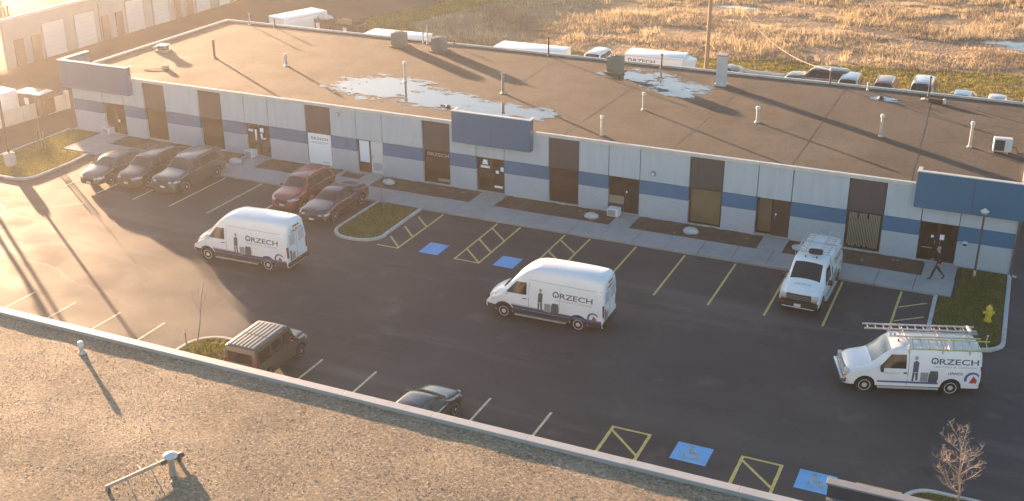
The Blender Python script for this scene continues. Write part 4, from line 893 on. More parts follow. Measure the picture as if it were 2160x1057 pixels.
# pale barrier wall and what stands behind it
bw = thing('barrier_wall', 'low cream concrete barrier wall left of the long building', 'wall', (-66.0, 0, -0.78))
cream = M('cream_concrete', (0.60, 0.54, 0.46), 0.8, var=0.1, vscale=1.2)
pa, pb = Vector(gp(-45, 284, -0.775)[:2]), Vector(gp(140, 230, -0.775)[:2]); dv = (pb - pa); Lw = dv.length; az = math.atan2(dv.y, dv.x)
for k in range(4):
    s0 = Lw * k / 4 + 0.012; s1 = Lw * (k + 1) / 4 - 0.012; mb = MB(); mb.box(s0, s1, -0.09, 0.09, 0, 1.15, cream, 0.015)
    o = mb.build('wall_panel', None, bw, (pa.x + 66.0, pa.y, 0), rz=az)
mb = MB(); mb.box(Lw, Lw + 0.35, -0.14, 0.14, 0, 1.42, cream, 0.02); mb.build('end_pier', None, bw, (pa.x + 66.0, pa.y, 0), rz=az)
t = thing('utility_trailer', 'white box trailer parked behind the barrier wall at the left edge', 'trailer', (-70.6, 0.75, -0.78), R(84))
mb = MB(); mb.box(-2.1, 1.9, -0.95, 0.95, 0.45, 2.15, van_white, 0.06); bd = mb.build('box', None, t)
for z in (0.8, 1.15, 1.5, 1.85): mb = MB(); mb.box(-2.0, 1.8, -0.97, -0.945, z, z + 0.03, white_pl); mb.build('side_rib', None, bd)
for x_ in (-0.55, 0.35):
    for sy in (-1, 1): mb = MB(); mb.lathe([(0.15, -0.1), (0.33, -0.1), (0.34, 0.1), (0.15, 0.1)], 16, 'y', (x_, sy * 0.86, 0.34), rubber); mb.build('wheel', None, t, smooth=40)
def dumpster(x, y, rz, w_, d_, h, col, label, lid=True, fill_=False):
    t = thing('dumpster', label, 'dumpster', (x, y, drive_z(x, y) + 0.005), R(rz)); mt = M('dumpster_' + label[:9], col, 0.6, var=0.2, vscale=3)
    mb = MB(); th = 0.05; mb.box(-w_ / 2, w_ / 2, -d_ / 2, -d_ / 2 + th, 0.12, h, mt); mb.box(-w_ / 2, w_ / 2, d_ / 2 - th, d_ / 2, 0.12, h, mt)
    mb.box(-w_ / 2, -w_ / 2 + th, -d_ / 2 + th, d_ / 2 - th, 0.12, h, mt); mb.box(w_ / 2 - th, w_ / 2, -d_ / 2 + th, d_ / 2 - th, 0.12, h, mt); mb.box(-w_ / 2 + th, w_ / 2 - th, -d_ / 2 + th, d_ / 2 - th, 0.12, 0.2, mt)
    o = mb.build('bin', None, t)
    for sx in (-1, 1):
        mb = MB(); mb.box(sx * (w_ / 2 + 0.07) - 0.05, sx * (w_ / 2 + 0.07) + 0.05, -d_ * 0.3, d_ * 0.3, h * 0.55, h * 0.72, mt); mb.build('lift_pocket', None, o)
        for sy in (-1, 1): mb = MB(); mb.lathe([(0.07, -0.03), (0.07, 0.03)], 10, 'y', (sx * (w_ / 2 - 0.2), sy * (d_ / 2 - 0.15), 0.07), rubber); mb.build('caster', None, t)
    for k in range(3): xx_ = -w_ / 2 + w_ * (k + 0.5) / 3; mb = MB(); mb.box(xx_ - 0.04, xx_ + 0.04, -d_ / 2 - 0.05, -d_ / 2, 0.15, h - 0.05, mt); mb.build('stiffener', None, o)
    mb = MB(); mb.box(-0.25, 0.15, -d_ / 2 - 0.056, -d_ / 2 - 0.0505, h * 0.55, h * 0.85, poster_m); mb.build('sticker', None, o)
    if lid: mb = MB(); mb.box(-w_ / 2 - 0.03, w_ * 0.22, -d_ / 2 - 0.03, d_ / 2, h + 0.004, h + 0.05, black_pl, 0.01); mb.build('lid', None, t); 
    if lid: mb = MB(); mb.box(w_ * 0.24, w_ / 2 + 0.03, -d_ / 2 - 0.03, d_ / 2, h + 0.004, h + 0.06, white_pl, 0.01); mb.build('lid', None, t)
    if fill_:
        mb = MB()
        for k in range(16):
            bm = bmesh.new(); bmesh.ops.create_icosphere(bm, subdivisions=2, radius=rng.uniform(0.2, 0.34)); cx, cy = rng.uniform(-w_ * 0.38, w_ * 0.38), rng.uniform(-d_ * 0.32, d_ * 0.32)
            for v in bm.verts: v.co = v.co * (1 + 0.25 * mnoise.noise(v.co * 6 + Vector((k, 0, 0)))) + Vector((cx, cy, h - 0.05 + rng.uniform(-0.05, 0.12)))
            mb.frombm(bm, M('rubbish_bag', (0.55, 0.53, 0.52), 0.5, island=0.5))
        o = mb.build('rubbish', None, t); stuff(o)
dumpster(-68.9, 3.55, 4, 2.4, 1.5, 1.75, (0.075, 0.06, 0.055), 'dark dumpster with pale lid behind the barrier wall')
dumpster(-60.5, 30.9, -3, 2.2, 1.7, 2.0, (0.07, 0.055, 0.06), 'open dark dumpster heaped with pale rubbish bags behind the building', lid=False, fill_=True)
dumpster(-57.6, 30.8, -3, 2.7, 1.6, 1.75, (0.085, 0.055, 0.05), 'brown dumpster beside the heaped one at the rear of the building', lid=False)
t = thing('cardboard_stack', 'pile of cardboard sheets sticking out of the brown dumpster', 'cardboard', (-58.0, 30.8, 1.1), R(-6)); cb = M('cardboard', (0.36, 0.27, 0.2), 0.85)
for k in range(4): mb = MB(); mb.box(-0.9 + 0.15 * k, 0.5, -0.5 + 0.2 * k, -0.44 + 0.2 * k, -0.6, 0.85 + 0.1 * (k % 2), cb); mb.build('sheet', None, t)

# ================================================================== STREET FURNITURE AND PLANTS
t = thing('lamp_post', 'tall lamp post on a round concrete base in the sunlit left lawn', 'lamp post', (-59.45, -7.95, 0.06))
mb = MB(); mb.lathe([(0.36, 0), (0.36, 0.78), (0.32, 0.84), (0.1, 0.86)], 20, mat=M('post_base', (0.50, 0.47, 0.43), 0.8, var=0.1, vscale=3)); mb.build('base', None, t, smooth=40)
mb = MB(); mb.box(-0.2, 0.2, -0.2, 0.2, 0.86, 0.90, dark_pipe); mb.build('base_plate', None, t)
mb = MB(); mb.tube([(0, 0, 0.9), (0, 0, 7.2)], [0.085, 0.06], 10, dark_pipe); mb.build('pole', None, t, smooth=60)
mb = MB(); mb.box(-0.35, 0.35, -0.22, 0.22, 7.2, 7.34, dark_pipe, 0.03); hd = mb.build('lamp_head', None, t)
mb = MB(); mb.box(-0.28, 0.28, -0.16, 0.16, 7.17, 7.199, white_pl); mb.build('lens', None, hd)
t = thing('lamp_post', 'slim lamp post with pale dome head in front of the right blue fascia', 'lamp post', (-1.02, -0.93, 0.06))
mb = MB(); mb.tube([(0, 0, 0.2), (0, 0, 3.55)], [0.06, 0.05], 10, dark_pipe); mb.build('pole', None, t, smooth=60)
mb = MB(); mb.lathe([(0.07, 0), (0.07, 0.35), (0.05, 0.36)], 10, mat=pvc); mb.build('base_sleeve', None, t)
mb = MB(); mb.lathe([(0.05, 3.50), (0.20, 3.54), (0.21, 3.59), (0.16, 3.63), (0.07, 3.65), (0.06, 3.71), (0.03, 3.73)], 18, mat=white_pl); mb.build('lamp_head', None, t, smooth=40)
mb = MB(); mb.lathe([(0.16, 3.42), (0.19, 3.45), (0.18, 3.5)], 14, mat=dec_unit); mb.build('lens', None, t)
t = thing('fire_hydrant', 'yellow fire hydrant on the shaded lawn', 'hydrant', (-0.03, -6.03, 0.08), R(20))
mb = MB(); mb.lathe([(0.19, 0), (0.19, 0.06), (0.13, 0.08), (0.125, 0.58), (0.155, 0.60), (0.155, 0.64)], 18, mat=hyd_m); mb.build('barrel', None, t, smooth=40)
mb = MB(); mb.lathe([(0.15, 0.645), (0.14, 0.72), (0.08, 0.80), (0.035, 0.82), (0.035, 0.87)], 18, mat=hyd_m); mb.build('bonnet', None, t, smooth=40)
for ax, s_, r_ in (('x', 1, 0.06), ('x', -1, 0.06), ('y', -1, 0.085)):
    mb = MB(); mb.lathe([(r_, s_ * 0.11), (r_, s_ * 0.20), (r_ * 1.15, s_ * 0.205), (r_ * 1.15, s_ * 0.25), (r_ * 0.4, s_ * 0.27)], 12, ax, (0, 0, 0.46), hyd_m); mb.build('outlet_cap', None, t, smooth=40)
t = thing('marker_stub', 'short pale marker stub standing in the shaded lawn', 'marker', tuple(gp(2080, 722, 0.08)))
mb = MB(); mb.tube([(0, 0, 0), (0.03, 0, 0.32)], 0.03, 8, pvc); mb.build('stub', None, t); mb = MB(); mb.lathe([(0.05, 0.3), (0.05, 0.35)], 8, c=(0.03, 0, 0), mat=pvc); mb.build('cap', None, t)

def boulder(px, py, r, label, flat=0.55):
    p = gp(px, py, 0.09); bm = bmesh.new(); bmesh.ops.create_icosphere(bm, subdivisions=3, radius=r)
    for v in bm.verts: v.co = Vector((v.co.x * 1.25, v.co.y, v.co.z * flat)) * (1 + 0.16 * mnoise.noise(v.co * (1.6 / r) + Vector((px, 0, 0))))
    mb = MB(); mb.frombm(bm, stone_m); tag(mb.build('boulder', None, None, (p[0], p[1], 0.09 + r * flat * 0.7), 60), label, 'boulder', 'pale boulders in the planting beds')
boulder(1248, 460, 0.34, 'pale boulder in the bed left of the half-glazed door'); boulder(1457, 492, 0.36, 'pale flat boulder in the bed below the beige window')
boulder(1688, 526, 0.36, 'pale round boulder behind the ladder van', 0.35); boulder(820, 388, 0.32, 'pale boulder in the bed right of the white door')
boulder(497, 345, 0.36, 'grey boulder beside the big dark SUV', 0.6)
for k in range(12):                               # small stones in the beds
    a, b = rng.choice(beds); r = rng.uniform(0.05, 0.11); bm = bmesh.new(); bmesh.ops.create_icosphere(bm, subdivisions=1, radius=r)
    for v in bm.verts: v.co = Vector((v.co.x * rng.uniform(0.9, 1.4), v.co.y, v.co.z * 0.6))
    mb = MB(); mb.frombm(bm, M('bed_stone', (0.2, 0.18, 0.16), 0.85, var=0.2, vscale=6)); tag(mb.build('bed_stone', None, None, (rng.uniform(a + 0.3, b - 0.3), rng.uniform(-1.7, -0.5), 0.12)), 'small stone lying in a planting bed along the front', 'stone', 'small stones in the beds')
def ac_box(px, py, label):
    p = gp(px, py, 0.14); t = thing('window_air_conditioner', label, 'air conditioner', (p[0], min(p[1], -0.28), 0.13))
    mb = MB(); mb.box(-0.34, 0.34, -0.26, 0.26, 0.04, 0.50, white_pl, 0.03); mb.build('casing', None, t)
    mb = MB(); mb.box(-0.27, 0.16, -0.272, -0.25, 0.10, 0.43, M('ac_grille', (0.16, 0.16, 0.165), 0.6)); g_ = mb.build('grille', None, t)
    for k in range(5): mb = MB(); mb.box(-0.26, 0.15, -0.280, -0.2725, 0.125 + k * 0.062, 0.14 + k * 0.062, white_pl); mb.build('grille_bar', None, g_)
    for a in (-0.26, 0.26): mb = MB(); mb.box(a - 0.04, a + 0.04, -0.2, 0.2, 0.0, 0.04, black_pl); mb.build('foot', None, t)
ac_box(1295, 455, 'white air conditioner box beside the half-glazed door'); ac_box(531, 331, 'white air conditioner box beside the door with many notices'); ac_box(232, 281, 'white air conditioner box beside the far left door')

def bare_tree(x, y, z, h, r, seed, label, spread=0.55, dens=1.0, first=0.25, mat=bark, name='bare_tree'):
    q = random.Random(seed); t = thing(name, label, 'tree', (x, y, z)); tr = MB(); br = MB()
    def grow(p, d, l, rad, lev, mbx):
        n = 5; pts = [p]; rs = [rad]; cur = p.copy(); dd = d.copy()
        for i in range(n):
            dd = (dd + Vector((q.gauss(0, 0.09), q.gauss(0, 0.09), q.gauss(0.03, 0.05)))).normalized(); cur = cur + dd * (l / n); pts.append(cur.copy()); rs.append(rad * (1 - 0.75 * (i + 1) / n) if lev else rad * (1 - 0.7 * (i + 1) / n))
        mbx.tube(pts, rs, 6 if lev == 0 else (4 if lev == 1 else 3), mat, caps=False)
        if lev >= 3: return
        k = int((13 if lev == 0 else 6 if lev == 1 else 3) * dens)
        for j in range(k):
            s = q.uniform(first if lev == 0 else 0.2, 0.97); f = s * n; i = min(int(f), n - 1); pp = pts[i].lerp(pts[i + 1], f - i)
            a = q.uniform(0, 6.283); out = Vector((math.cos(a), math.sin(a), 0)); nd = (dd * (1 - spread) + out * spread + Vector((0, 0, 0.25))).normalized()
            grow(pp, nd, l * (0.42 if lev == 0 else 0.5) * (1.15 - 0.6 * s), max(rad * (1 - s * 0.7) * 0.45, 0.006), lev + 1, br)
    grow(Vector((0, 0, -0.02)), Vector((q.gauss(0, 0.03), q.gauss(0, 0.03), 1)).normalized(), h, r, 0, tr)
    tr.build('trunk', None, t); br.build('branches', None, t)
bare_tree(0.05, -21.75, 0.07, 3.15, 0.05, 5, 'leafless twiggy young tree in the kerbed island at the lower right', 0.62, 1.35, 0.12)
bare_tree(-32.15, -23.5, 0.07, 3.3, 0.04, 8, 'slim leafless sapling in front of the sunlit asphalt', 0.4, 0.35, 0.3)
bare_tree(-33.3, -4.9, 0.07, 1.5, 0.022, 12, 'small faint leafless shrub on the kerbed island by the pavement', 0.55, 0.9, 0.15, M('pale_twig', (0.27, 0.25, 0.22), 0.9))
bare_tree(-69.0, -4.6, -0.78, 6.5, 0.20, 21, 'bare street tree left of the barrier wall, outside the lawn', 0.5, 0.55, 0.45)
bare_tree(-71.5, -11.5, -0.78, 6.5, 0.22, 31, 'third bare street tree beside the driveway, outside the picture at the left', 0.5, 0.55, 0.4)
bare_tree(-67.6, -6.8, -0.78, 6.0, 0.22, 22, 'bare street tree beside the driveway at the far left', 0.5, 0.55, 0.45)
t = thing('young_tree', 'staked young tree on the sunlit left lawn', 'tree', (-60.1, -4.6, 0.07))
mb = MB(); mb.tube([(0, 0, 0), (0.02, 0.01, 1.0), (0.0, 0.03, 2.3)], [0.035, 0.03, 0.01], 6, bark); mb.build('trunk', None, t)
for sx in (-0.3, 0.3): mb = MB(); mb.box(sx - 0.035, sx + 0.035, -0.035, 0.035, 0, 1.25, wood_m); mb.build('stake', None, t)
mb = MB(); mb.box(-0.3, 0.3, -0.012, 0.012, 0.62, 0.65, wood_m); mb.build('tie', None, t)
t = thing('survey_stake', 'thin wooden stake beside the slim sapling', 'stake', (-32.6, -23.6, 0.07)); mb = MB(); mb.box(-0.025, 0.025, -0.025, 0.025, 0, 1.0, bark); mb.build('stake', None, t); mb = MB(); mb.box(-0.027, 0.027, -0.027, 0.027, 0.86, 0.98, pvc); mb.build('painted_tip', None, t)

# ================================================================== VEHICLES
def pchip(P):
    xs = np.array([p[0] for p in P], float); ys = np.array([p[1] for p in P], float)
    if len(xs) == 1: return lambda x: float(ys[0])
    h = np.diff(xs); d = np.diff(ys) / h; n = len(xs); mm = np.zeros(n); mm[0], mm[-1] = d[0], d[-1]
    for i in range(1, n - 1):
        if d[i - 1] * d[i] > 0:
            w1, w2 = 2 * h[i] + h[i - 1], h[i] + 2 * h[i - 1]; mm[i] = (w1 + w2) / (w1 / d[i - 1] + w2 / d[i])
    def f(x):
        x = min(max(x, xs[0]), xs[-1]); i = min(max(int(np.searchsorted(xs, x)) - 1, 0), n - 2); t = (x - xs[i]) / h[i]
        return float((2 * t ** 3 - 3 * t ** 2 + 1) * ys[i] + (t ** 3 - 2 * t ** 2 + t) * h[i] * mm[i] + (-2 * t ** 3 + 3 * t ** 2) * ys[i + 1] + (t ** 3 - t ** 2) * h[i] * mm[i + 1])
    return f
class Body:
    """car body as a loft of cross sections along x (front = +x, left = +y)"""
    def __init__(s, x0, x1, zt, zbelt, wm, wt, zb=0.24, c=0.12, crown=0.04, plan=None, zm=0.62, axles=(1.4, -1.4), rw=0.33, tumble=0.02):
        s.x0, s.x1 = x0, x1; s.zt, s.zbelt, s.wt = pchip(zt), pchip(zbelt), pchip(wt); s.wm = wm; s.zb = pchip(zb) if isinstance(zb, list) else (lambda x, v=zb: v)
        s.c = c; s.crown = crown; s.plan = pchip(plan or [(x0, 0.86), (x0 + 0.25, 0.97), (x0 + 0.7, 1), (x1 - 0.9, 1), (x1 - 0.35, 0.94), (x1 - 0.1, 0.82), (x1, 0.70)]); s.zm = zm; s.axles = axles; s.rw = rw
        s.tumble = tumble; s.cache = {}
    def sec(s, x):
        k = round(x, 4)
        if k in s.cache: return s.cache[k]
        pl = s.plan(x); zt = s.zt(x); zb = s.zb(x); c = min(s.c, (zt - zb) * 0.3); zbl = min(s.zbelt(x), zt - c - 0.02); wm = s.wm * pl; wt = min(s.wt(x), s.wm) * pl
        zm = min(s.zm, zb + (zbl - zb) * 0.55); wb = wm - s.tumble * pl
        if wt > wb - 0.005: wt = wb - 0.005
        P = [(0, zb), (wm * 0.86, zb), (wm * 0.955, zb + 0.05), (wm * 0.985, (zb + zm) / 2 + 0.02), (wm, zm), (wm - (wm - wb) * 0.35, (zm + zbl) / 2), (wb, zbl)]
        for f in (0.33, 0.66): P.append((wb + (wt - wb) * f + 0.012 * math.sin(math.pi * f), zbl + (zt - c - zbl) * f))
        P.append((wt, zt - c))
        for a in (30, 60, 90): P.append((wt - c * 1.25 + c * 1.25 * math.cos(R(a)), zt - c + c * math.sin(R(a))))
        ye, ze = P[-1]
        for f in (0.66, 0.33, 0.0): P.append((ye * f, ze + s.crown * (1 - f * f)))
        s.cache[k] = P; return P
    def y_at(s, x, z):
        P = s.sec(x)[2:13]
        for (ya, za), (yb, zb) in zip(P, P[1:]):
            if za <= z <= zb and zb > za: return ya + (yb - ya) * (z - za) / (zb - za)
        return P[0][0] if z < P[0][1] else P[-1][0]
    def z_at(s, x, y):
        P = s.sec(x)[9:]; y = abs(y)
        for (ya, za), (yb, zb) in zip(P, P[1:]):
            if yb <= y <= ya and ya > yb: return za + (zb - za) * (ya - y) / (ya - yb)
        return P[0][1] if y > P[0][0] else P[-1][1]
    def mesh(s, name, nst=46):
        st = set(np.linspace(s.x0, s.x1, nst).round(4)) | {round(s.x0 + 0.05, 4), round(s.x1 - 0.05, 4), round(s.x0 + 0.02, 4), round(s.x1 - 0.02, 4)}
        st = sorted(st); vs = []; fs = []; n0 = len(s.sec(st[0])); ring = 2 * n0 - 2
        for x in st:
            P = s.sec(x); vs += [(x, y, z) for y, z in P]; vs += [(x, -y, z) for y, z in P[-2:0:-1]]
        for i in range(len(st) - 1):
            for k in range(ring): a = i * ring + k; b = i * ring + (k + 1) % ring; fs.append((a, a + ring, b + ring, b))
        fs.append(tuple(range(ring))); fs.append(tuple((len(st) - 1) * ring + k for k in range(ring - 1, -1, -1)))
        me = bpy.data.meshes.new(name); me.from_pydata(vs, [], fs); me.update()
        bm = bmesh.new(); bm.from_mesh(me); bmesh.ops.recalc_face_normals(bm, faces=bm.faces); bm.to_mesh(me); bm.free()
        # wheel wells
        cu = MB()
        for ax in s.axles:
            for sd in (-1, 1): cu.lathe([(s.rw * 1.2, sd * (s.wm - 0.30)), (s.rw * 1.2, sd * (s.wm + 0.12))], 24, 'y', (ax, 0, s.rw * 1.02))
        cm = cu.mesh('cut'); bm = bmesh.new(); bm.from_mesh(cm); bmesh.ops.recalc_face_normals(bm, faces=bm.faces); bm.to_mesh(cm); bm.free(); cm.materials.append(van_white); cm.materials.append(black_pl)
        for p in cm.polygons: p.material_index = 1
        me.materials.append(van_white); me.materials.append(black_pl)
        o = bpy.data.objects.new('b', me); oc = bpy.data.objects.new('c', cm); COL.objects.link(o); COL.objects.link(oc)
        md = o.modifiers.new('b', 'BOOLEAN'); md.object = oc; md.operation = 'DIFFERENCE'; md.solver = 'EXACT'
        bpy.context.view_layer.update(); r = bpy.data.meshes.new_from_object(o.evaluated_get(bpy.context.evaluated_depsgraph_get()))
        bpy.data.objects.remove(o); bpy.data.objects.remove(oc); r.name = name
        r.shade_smooth(); r.set_sharp_from_angle(angle=R(38)); return r
    # patches that lie on the surface
    def side(s, mb, poly, sd, off=0.008, mat=None, nx=8, nz=3):
        """poly: (bottom-rear, bottom-front, top-front, top-rear) in (x, z)"""
        (xa, za), (xb, zb), (xc, zc), (xd, zd) = poly; vs = []; fs = []
        for j in range(nz + 1):
            v = j / nz
            for i in range(nx + 1):
                u = i / nx; x = (xa + (xb - xa) * u) * (1 - v) + (xd + (xc - xd) * u) * v; z = (za + (zb - za) * u) * (1 - v) + (zd + (zc - zd) * u) * v
                vs.append((x, sd * (s.y_at(x, z) + off), z))
        for j in range(nz):
            for i in range(nx):
                k = j * (nx + 1) + i; q = (k, k + 1, k + nx + 2, k + nx + 1); fs.append(q if sd < 0 else q[::-1])
        mb.add(vs, fs, mat)
    def side_pts(s, mb, pts, faces, sd, off, mat):
        if len(pts) < 16:                         # large plain shapes: cut finer so that they follow the curve
            bm = bmesh.new(); v_ = [bm.verts.new((x, z, 0)) for x, z in pts]
            for f in faces: bm.faces.new([v_[i] for i in f])
            bmesh.ops.triangulate(bm, faces=bm.faces[:]); bmesh.ops.subdivide_edges(bm, edges=bm.edges[:], cuts=3, use_grid_fill=True)
            bm.verts.index_update(); pts = [(v.co.x, v.co.y) for v in bm.verts]; faces = [tuple(v.index for v in f.verts) for f in bm.faces]; bm.free()
        mb.add([(x, sd * (s.y_at(x, z) + off), z) for x, z in pts], faces, mat)
    def top(s, mb, xa, ya, xb, yb, off=0.008, mat=None, nx=6, ny=8):
        vs = []; fs = []
        for i in range(nx + 1):
            u = i / nx; x = xa + (xb - xa) * u; yw = ya + (yb - ya) * u
            for j in range(ny + 1): y = -yw + 2 * yw * j / ny; vs.append((x, y, s.z_at(x, y) + off))
        for i in range(nx):
            for j in range(ny): k = i * (ny + 1) + j; q = (k, k + ny + 1, k + ny + 2, k + 1); fs.append(q if xb > xa else q[::-1])
        mb.add(vs, fs, mat)

CACHE = {}
class Kit:
    """mesh list of a vehicle type: (name, mesh, parent name or None, material role, location)"""
    def __init__(s): s.parts = []
    def add(s, name, mb, role=None, parent=None, loc=None, smooth=40, mat=None):
        me = mb if isinstance(mb, bpy.types.Mesh) else mb.mesh(name, mat, smooth); s.parts.append((name, me, parent, role, loc)); return len(s.parts) - 1
def add_wheels(kit, B, tw=0.22, rim=rimm, spokes=6, hub=True):
    r = B.rw; ty = MB(); ty.lathe([(r * 0.62, -tw / 2), (r * 0.93, -tw / 2), (r, -tw * 0.32), (r, tw * 0.32), (r * 0.93, tw / 2), (r * 0.62, tw / 2)], 28, 'y', mat=rubber); tme = ty.mesh('wheel', None, 40)
    rm = MB()
    if spokes:
        rm.lathe([(r * 0.60, tw * 0.30), (r * 0.66, tw * 0.50), (r * 0.70, tw * 0.51), (r * 0.70, tw * 0.40)], 28, 'y', mat=rim)
        rm.lathe([(r * 0.6, tw * 0.1), (r * 0.6, tw * 0.12)], 20, 'y', mat=black_pl)
        for k in range(spokes):
            a = 2 * math.pi * k / spokes; ca, sa = math.cos(a), math.sin(a); hw = r * 0.085
            pts = [(-hw, 0.08 * r), (hw, 0.08 * r), (hw * 0.8, r * 0.66), (-hw * 0.8, r * 0.66)]
            vs = [(p_ * ca + q_ * sa, y_, -p_ * sa + q_ * ca) for y_ in (tw * 0.32, tw * 0.47) for p_, q_ in pts]
            rm.add(vs, [(0, 1, 2, 3), (7, 6, 5, 4), (0, 4, 5, 1), (1, 5, 6, 2), (2, 6, 7, 3), (3, 7, 4, 0)], rim)
        rm.lathe([(r * 0.17, tw * 0.3), (r * 0.16, tw * 0.53), (r * 0.05, tw * 0.55)], 14, 'y', mat=rim)
    else:
        rm.lathe([(r * 0.70, tw * 0.40), (r * 0.70, tw * 0.51), (r * 0.62, tw * 0.5), (r * 0.50, tw * 0.34), (r * 0.34, tw * 0.36), (r * 0.30, tw * 0.5), (r * 0.1, tw * 0.54)], 24, 'y', mat=rim)
    rme = rm.mesh('rim', None, 35); rm2 = rme.copy(); 
    for v in rm2.vertices: v.co.y *= -1
    rm2.flip_normals()
    for ax in B.axles:
        for sd in (1, -1):
            i = kit.add('wheel', tme, None, None, (ax, sd * (B.wm - tw / 2 - 0.005), r)); kit.add('rim', rme if sd > 0 else rm2, None, i)
def add_mirror(kit, B, x, z, role='paint', sz=(0.12, 0.2, 0.15), out=0.06):
    for sd in (1, -1):
        y = B.y_at(x, z); mb = MB(); a = y + out; mb.box(x - sz[0] / 2, x + sz[0] / 2, sd * a if sd > 0 else -(a + sz[1]), (a + sz[1]) if sd > 0 else -a, z, z + sz[2], None, 0.03)
        mb.box(x - 0.03, x + 0.03, min(sd * (y - 0.03), sd * (a + 0.02)), max(sd * (y - 0.03), sd * (a + 0.02)), z + 0.02, z + 0.06)
        kit.add('side_mirror', mb, role, mat=black_pl)
def spawn(kit, name, label, cat, loc, heading, paintm, group=None):
    """heading: degrees of the direction the nose points to"""
    t = thing(name, label, cat, loc, R(heading), group); obs = []
    for nm, me, par, role, l in kit.parts:
        o = bpy.data.objects.new(nm, me); COL.objects.link(o); o.parent = obs[par] if par is not None else t
        if l is not None: o.location = l
        if role == 'paint' and len(o.material_slots): o.material_slots[0].link = 'OBJECT'; o.material_slots[0].material = paintm
        obs.append(o)
    return t

def lettering(kit, B, x0, z0, width, h, sd, parent, off=0.007):
    """brand word on a van side: ring mark and letters, x0 = reading start"""
    s = MB(); d = -1 if sd > 0 else 1; lv, lf = logo_mark(h * 1.3)
    lo = MB(); B.side_pts(lo, [(x0 + d * u, z0 - 0.1 * h + v) for u, v in lv], [f if d > 0 else f[::-1] for f in lf], sd, off, dec_grey); kit.add('logo_mark', lo, None, parent, smooth=None)
    lv, lf = word('RZECH', width - 1.45 * h, h); xx = x0 + d * 1.45 * h
    B.side_pts(s, [(xx + d * u, z0 + v) for u, v in lv], [f if d > 0 else f[::-1] for f in lf], sd, off, dec_grey); kit.add('lettering', s, None, parent, smooth=None)
def strip(kit, B, poly, sd, mat, name, parent, off=0.006, nx=16, nz=2):
    mb = MB(); B.side(mb, poly, sd, off, mat, nx, nz); kit.add(name, mb, None, parent, smooth=None)
def van_art(kit, B, body, sd, figx, figz, wx, wz, ww, wh, flamex, flamez, fr, stripe, lennox=None, cm=None, fm=None):
    d = -1 if sd > 0 else 1
    lettering(kit, B, wx, wz, ww, wh, sd, body)
    s = MB(); lv, lf = word('HEATING & COOLING', ww * 0.92, wh * 0.32); B.side_pts(s, [(wx + d * (u + 0.12), wz - wh * 0.62 + v) for u, v in lv], [f if d > 0 else f[::-1] for f in lf], sd, 0.007, dec_soft); kit.add('lettering', s, None, body, smooth=None)
    def shape(pts, mat, nm): 
        mb = MB(); f = tuple(range(len(pts))); B.side_pts(mb, [(figx + d * a, figz + b) for a, b in pts], [f if d > 0 else f[::-1]], sd, 0.007, mat); kit.add(nm, mb, None, body, smooth=None)
    # printed figure of a fitter beside two units
    shape([(-0.09, 0.42), (0.13, 0.42), (0.15, 0.85), (0.03, 0.93), (-0.08, 0.85)], dec_grey, 'printed_figure')
    shape([(-0.10, 0.0), (-0.02, 0.0), (0.0, 0.40), (-0.09, 0.41)], dec_grey, 'printed_figure'); shape([(0.06, 0.04), (0.14, 0.04), (0.13, 0.41), (0.02, 0.40)], dec_grey, 'printed_figure')
    shape([(0.03 + 0.075 * math.cos(R(a)), 1.03 + 0.09 * math.sin(R(a))) for a in range(0, 360, 30)], dec_skin, 'printed_figure')
    shape([(0.24, 0.0), (0.55, 0.0), (0.55, 0.42), (0.24, 0.42)], dec_unit, 'printed_unit'); shape([(0.57, -0.02), (0.93, -0.02), (0.97, 0.2), (0.93, 0.50), (0.62, 0.50), (0.57, 0.3)], dec_grey, 'printed_unit')
    # blue crescent and red flame at the tail
    mb = MB(); n = 16; pts = []; fc = []
    for k in range(n + 1):
        a = R(200 - 170 * k / n); pts += [(flamex + d * (fr * math.cos(a)), flamez + fr * math.sin(a)), (flamex + d * (fr * 0.08 + fr * 0.74 * math.cos(a)), flamez + fr * 0.72 * math.sin(a))]
    for k in range(n): q = (2 * k, 2 * k + 1, 2 * k + 3, 2 * k + 2); fc.append(q if d > 0 else q[::-1])
    B.side_pts(mb, pts, fc, sd, 0.009, cm or dec_blue); kit.add('crescent', mb, None, body, smooth=None)
    mb = MB(); pts = [(flamex + d * a * fr, flamez + b * fr) for a, b in ((-0.35, -0.55), (0.55, -0.55), (0.62, -0.1), (0.3, 0.25), (0.12, 0.5), (-0.05, 0.15))]; f = tuple(range(6)); B.side_pts(mb, pts, [f if d > 0 else f[::-1]], sd, 0.009, fm or dec_red); kit.add('flame', mb, None, body, smooth=None)
    for poly, mt in stripe: strip(kit, B, poly, sd, mt, 'stripe', body)
    if lennox:
        s = MB(); lv, lf = word('LENNOX', lennox[2], lennox[3]); sl_ = 0.2
        B.side_pts(s, [(lennox[0] + d * (u + v * sl_), lennox[1] + v) for u, v in lv], [f if d > 0 else f[::-1] for f in lf], sd, 0.007, M('decal_maroon', (0.25, 0.05, 0.045), 0.5)); kit.add('lettering', s, None, body, smooth=None)

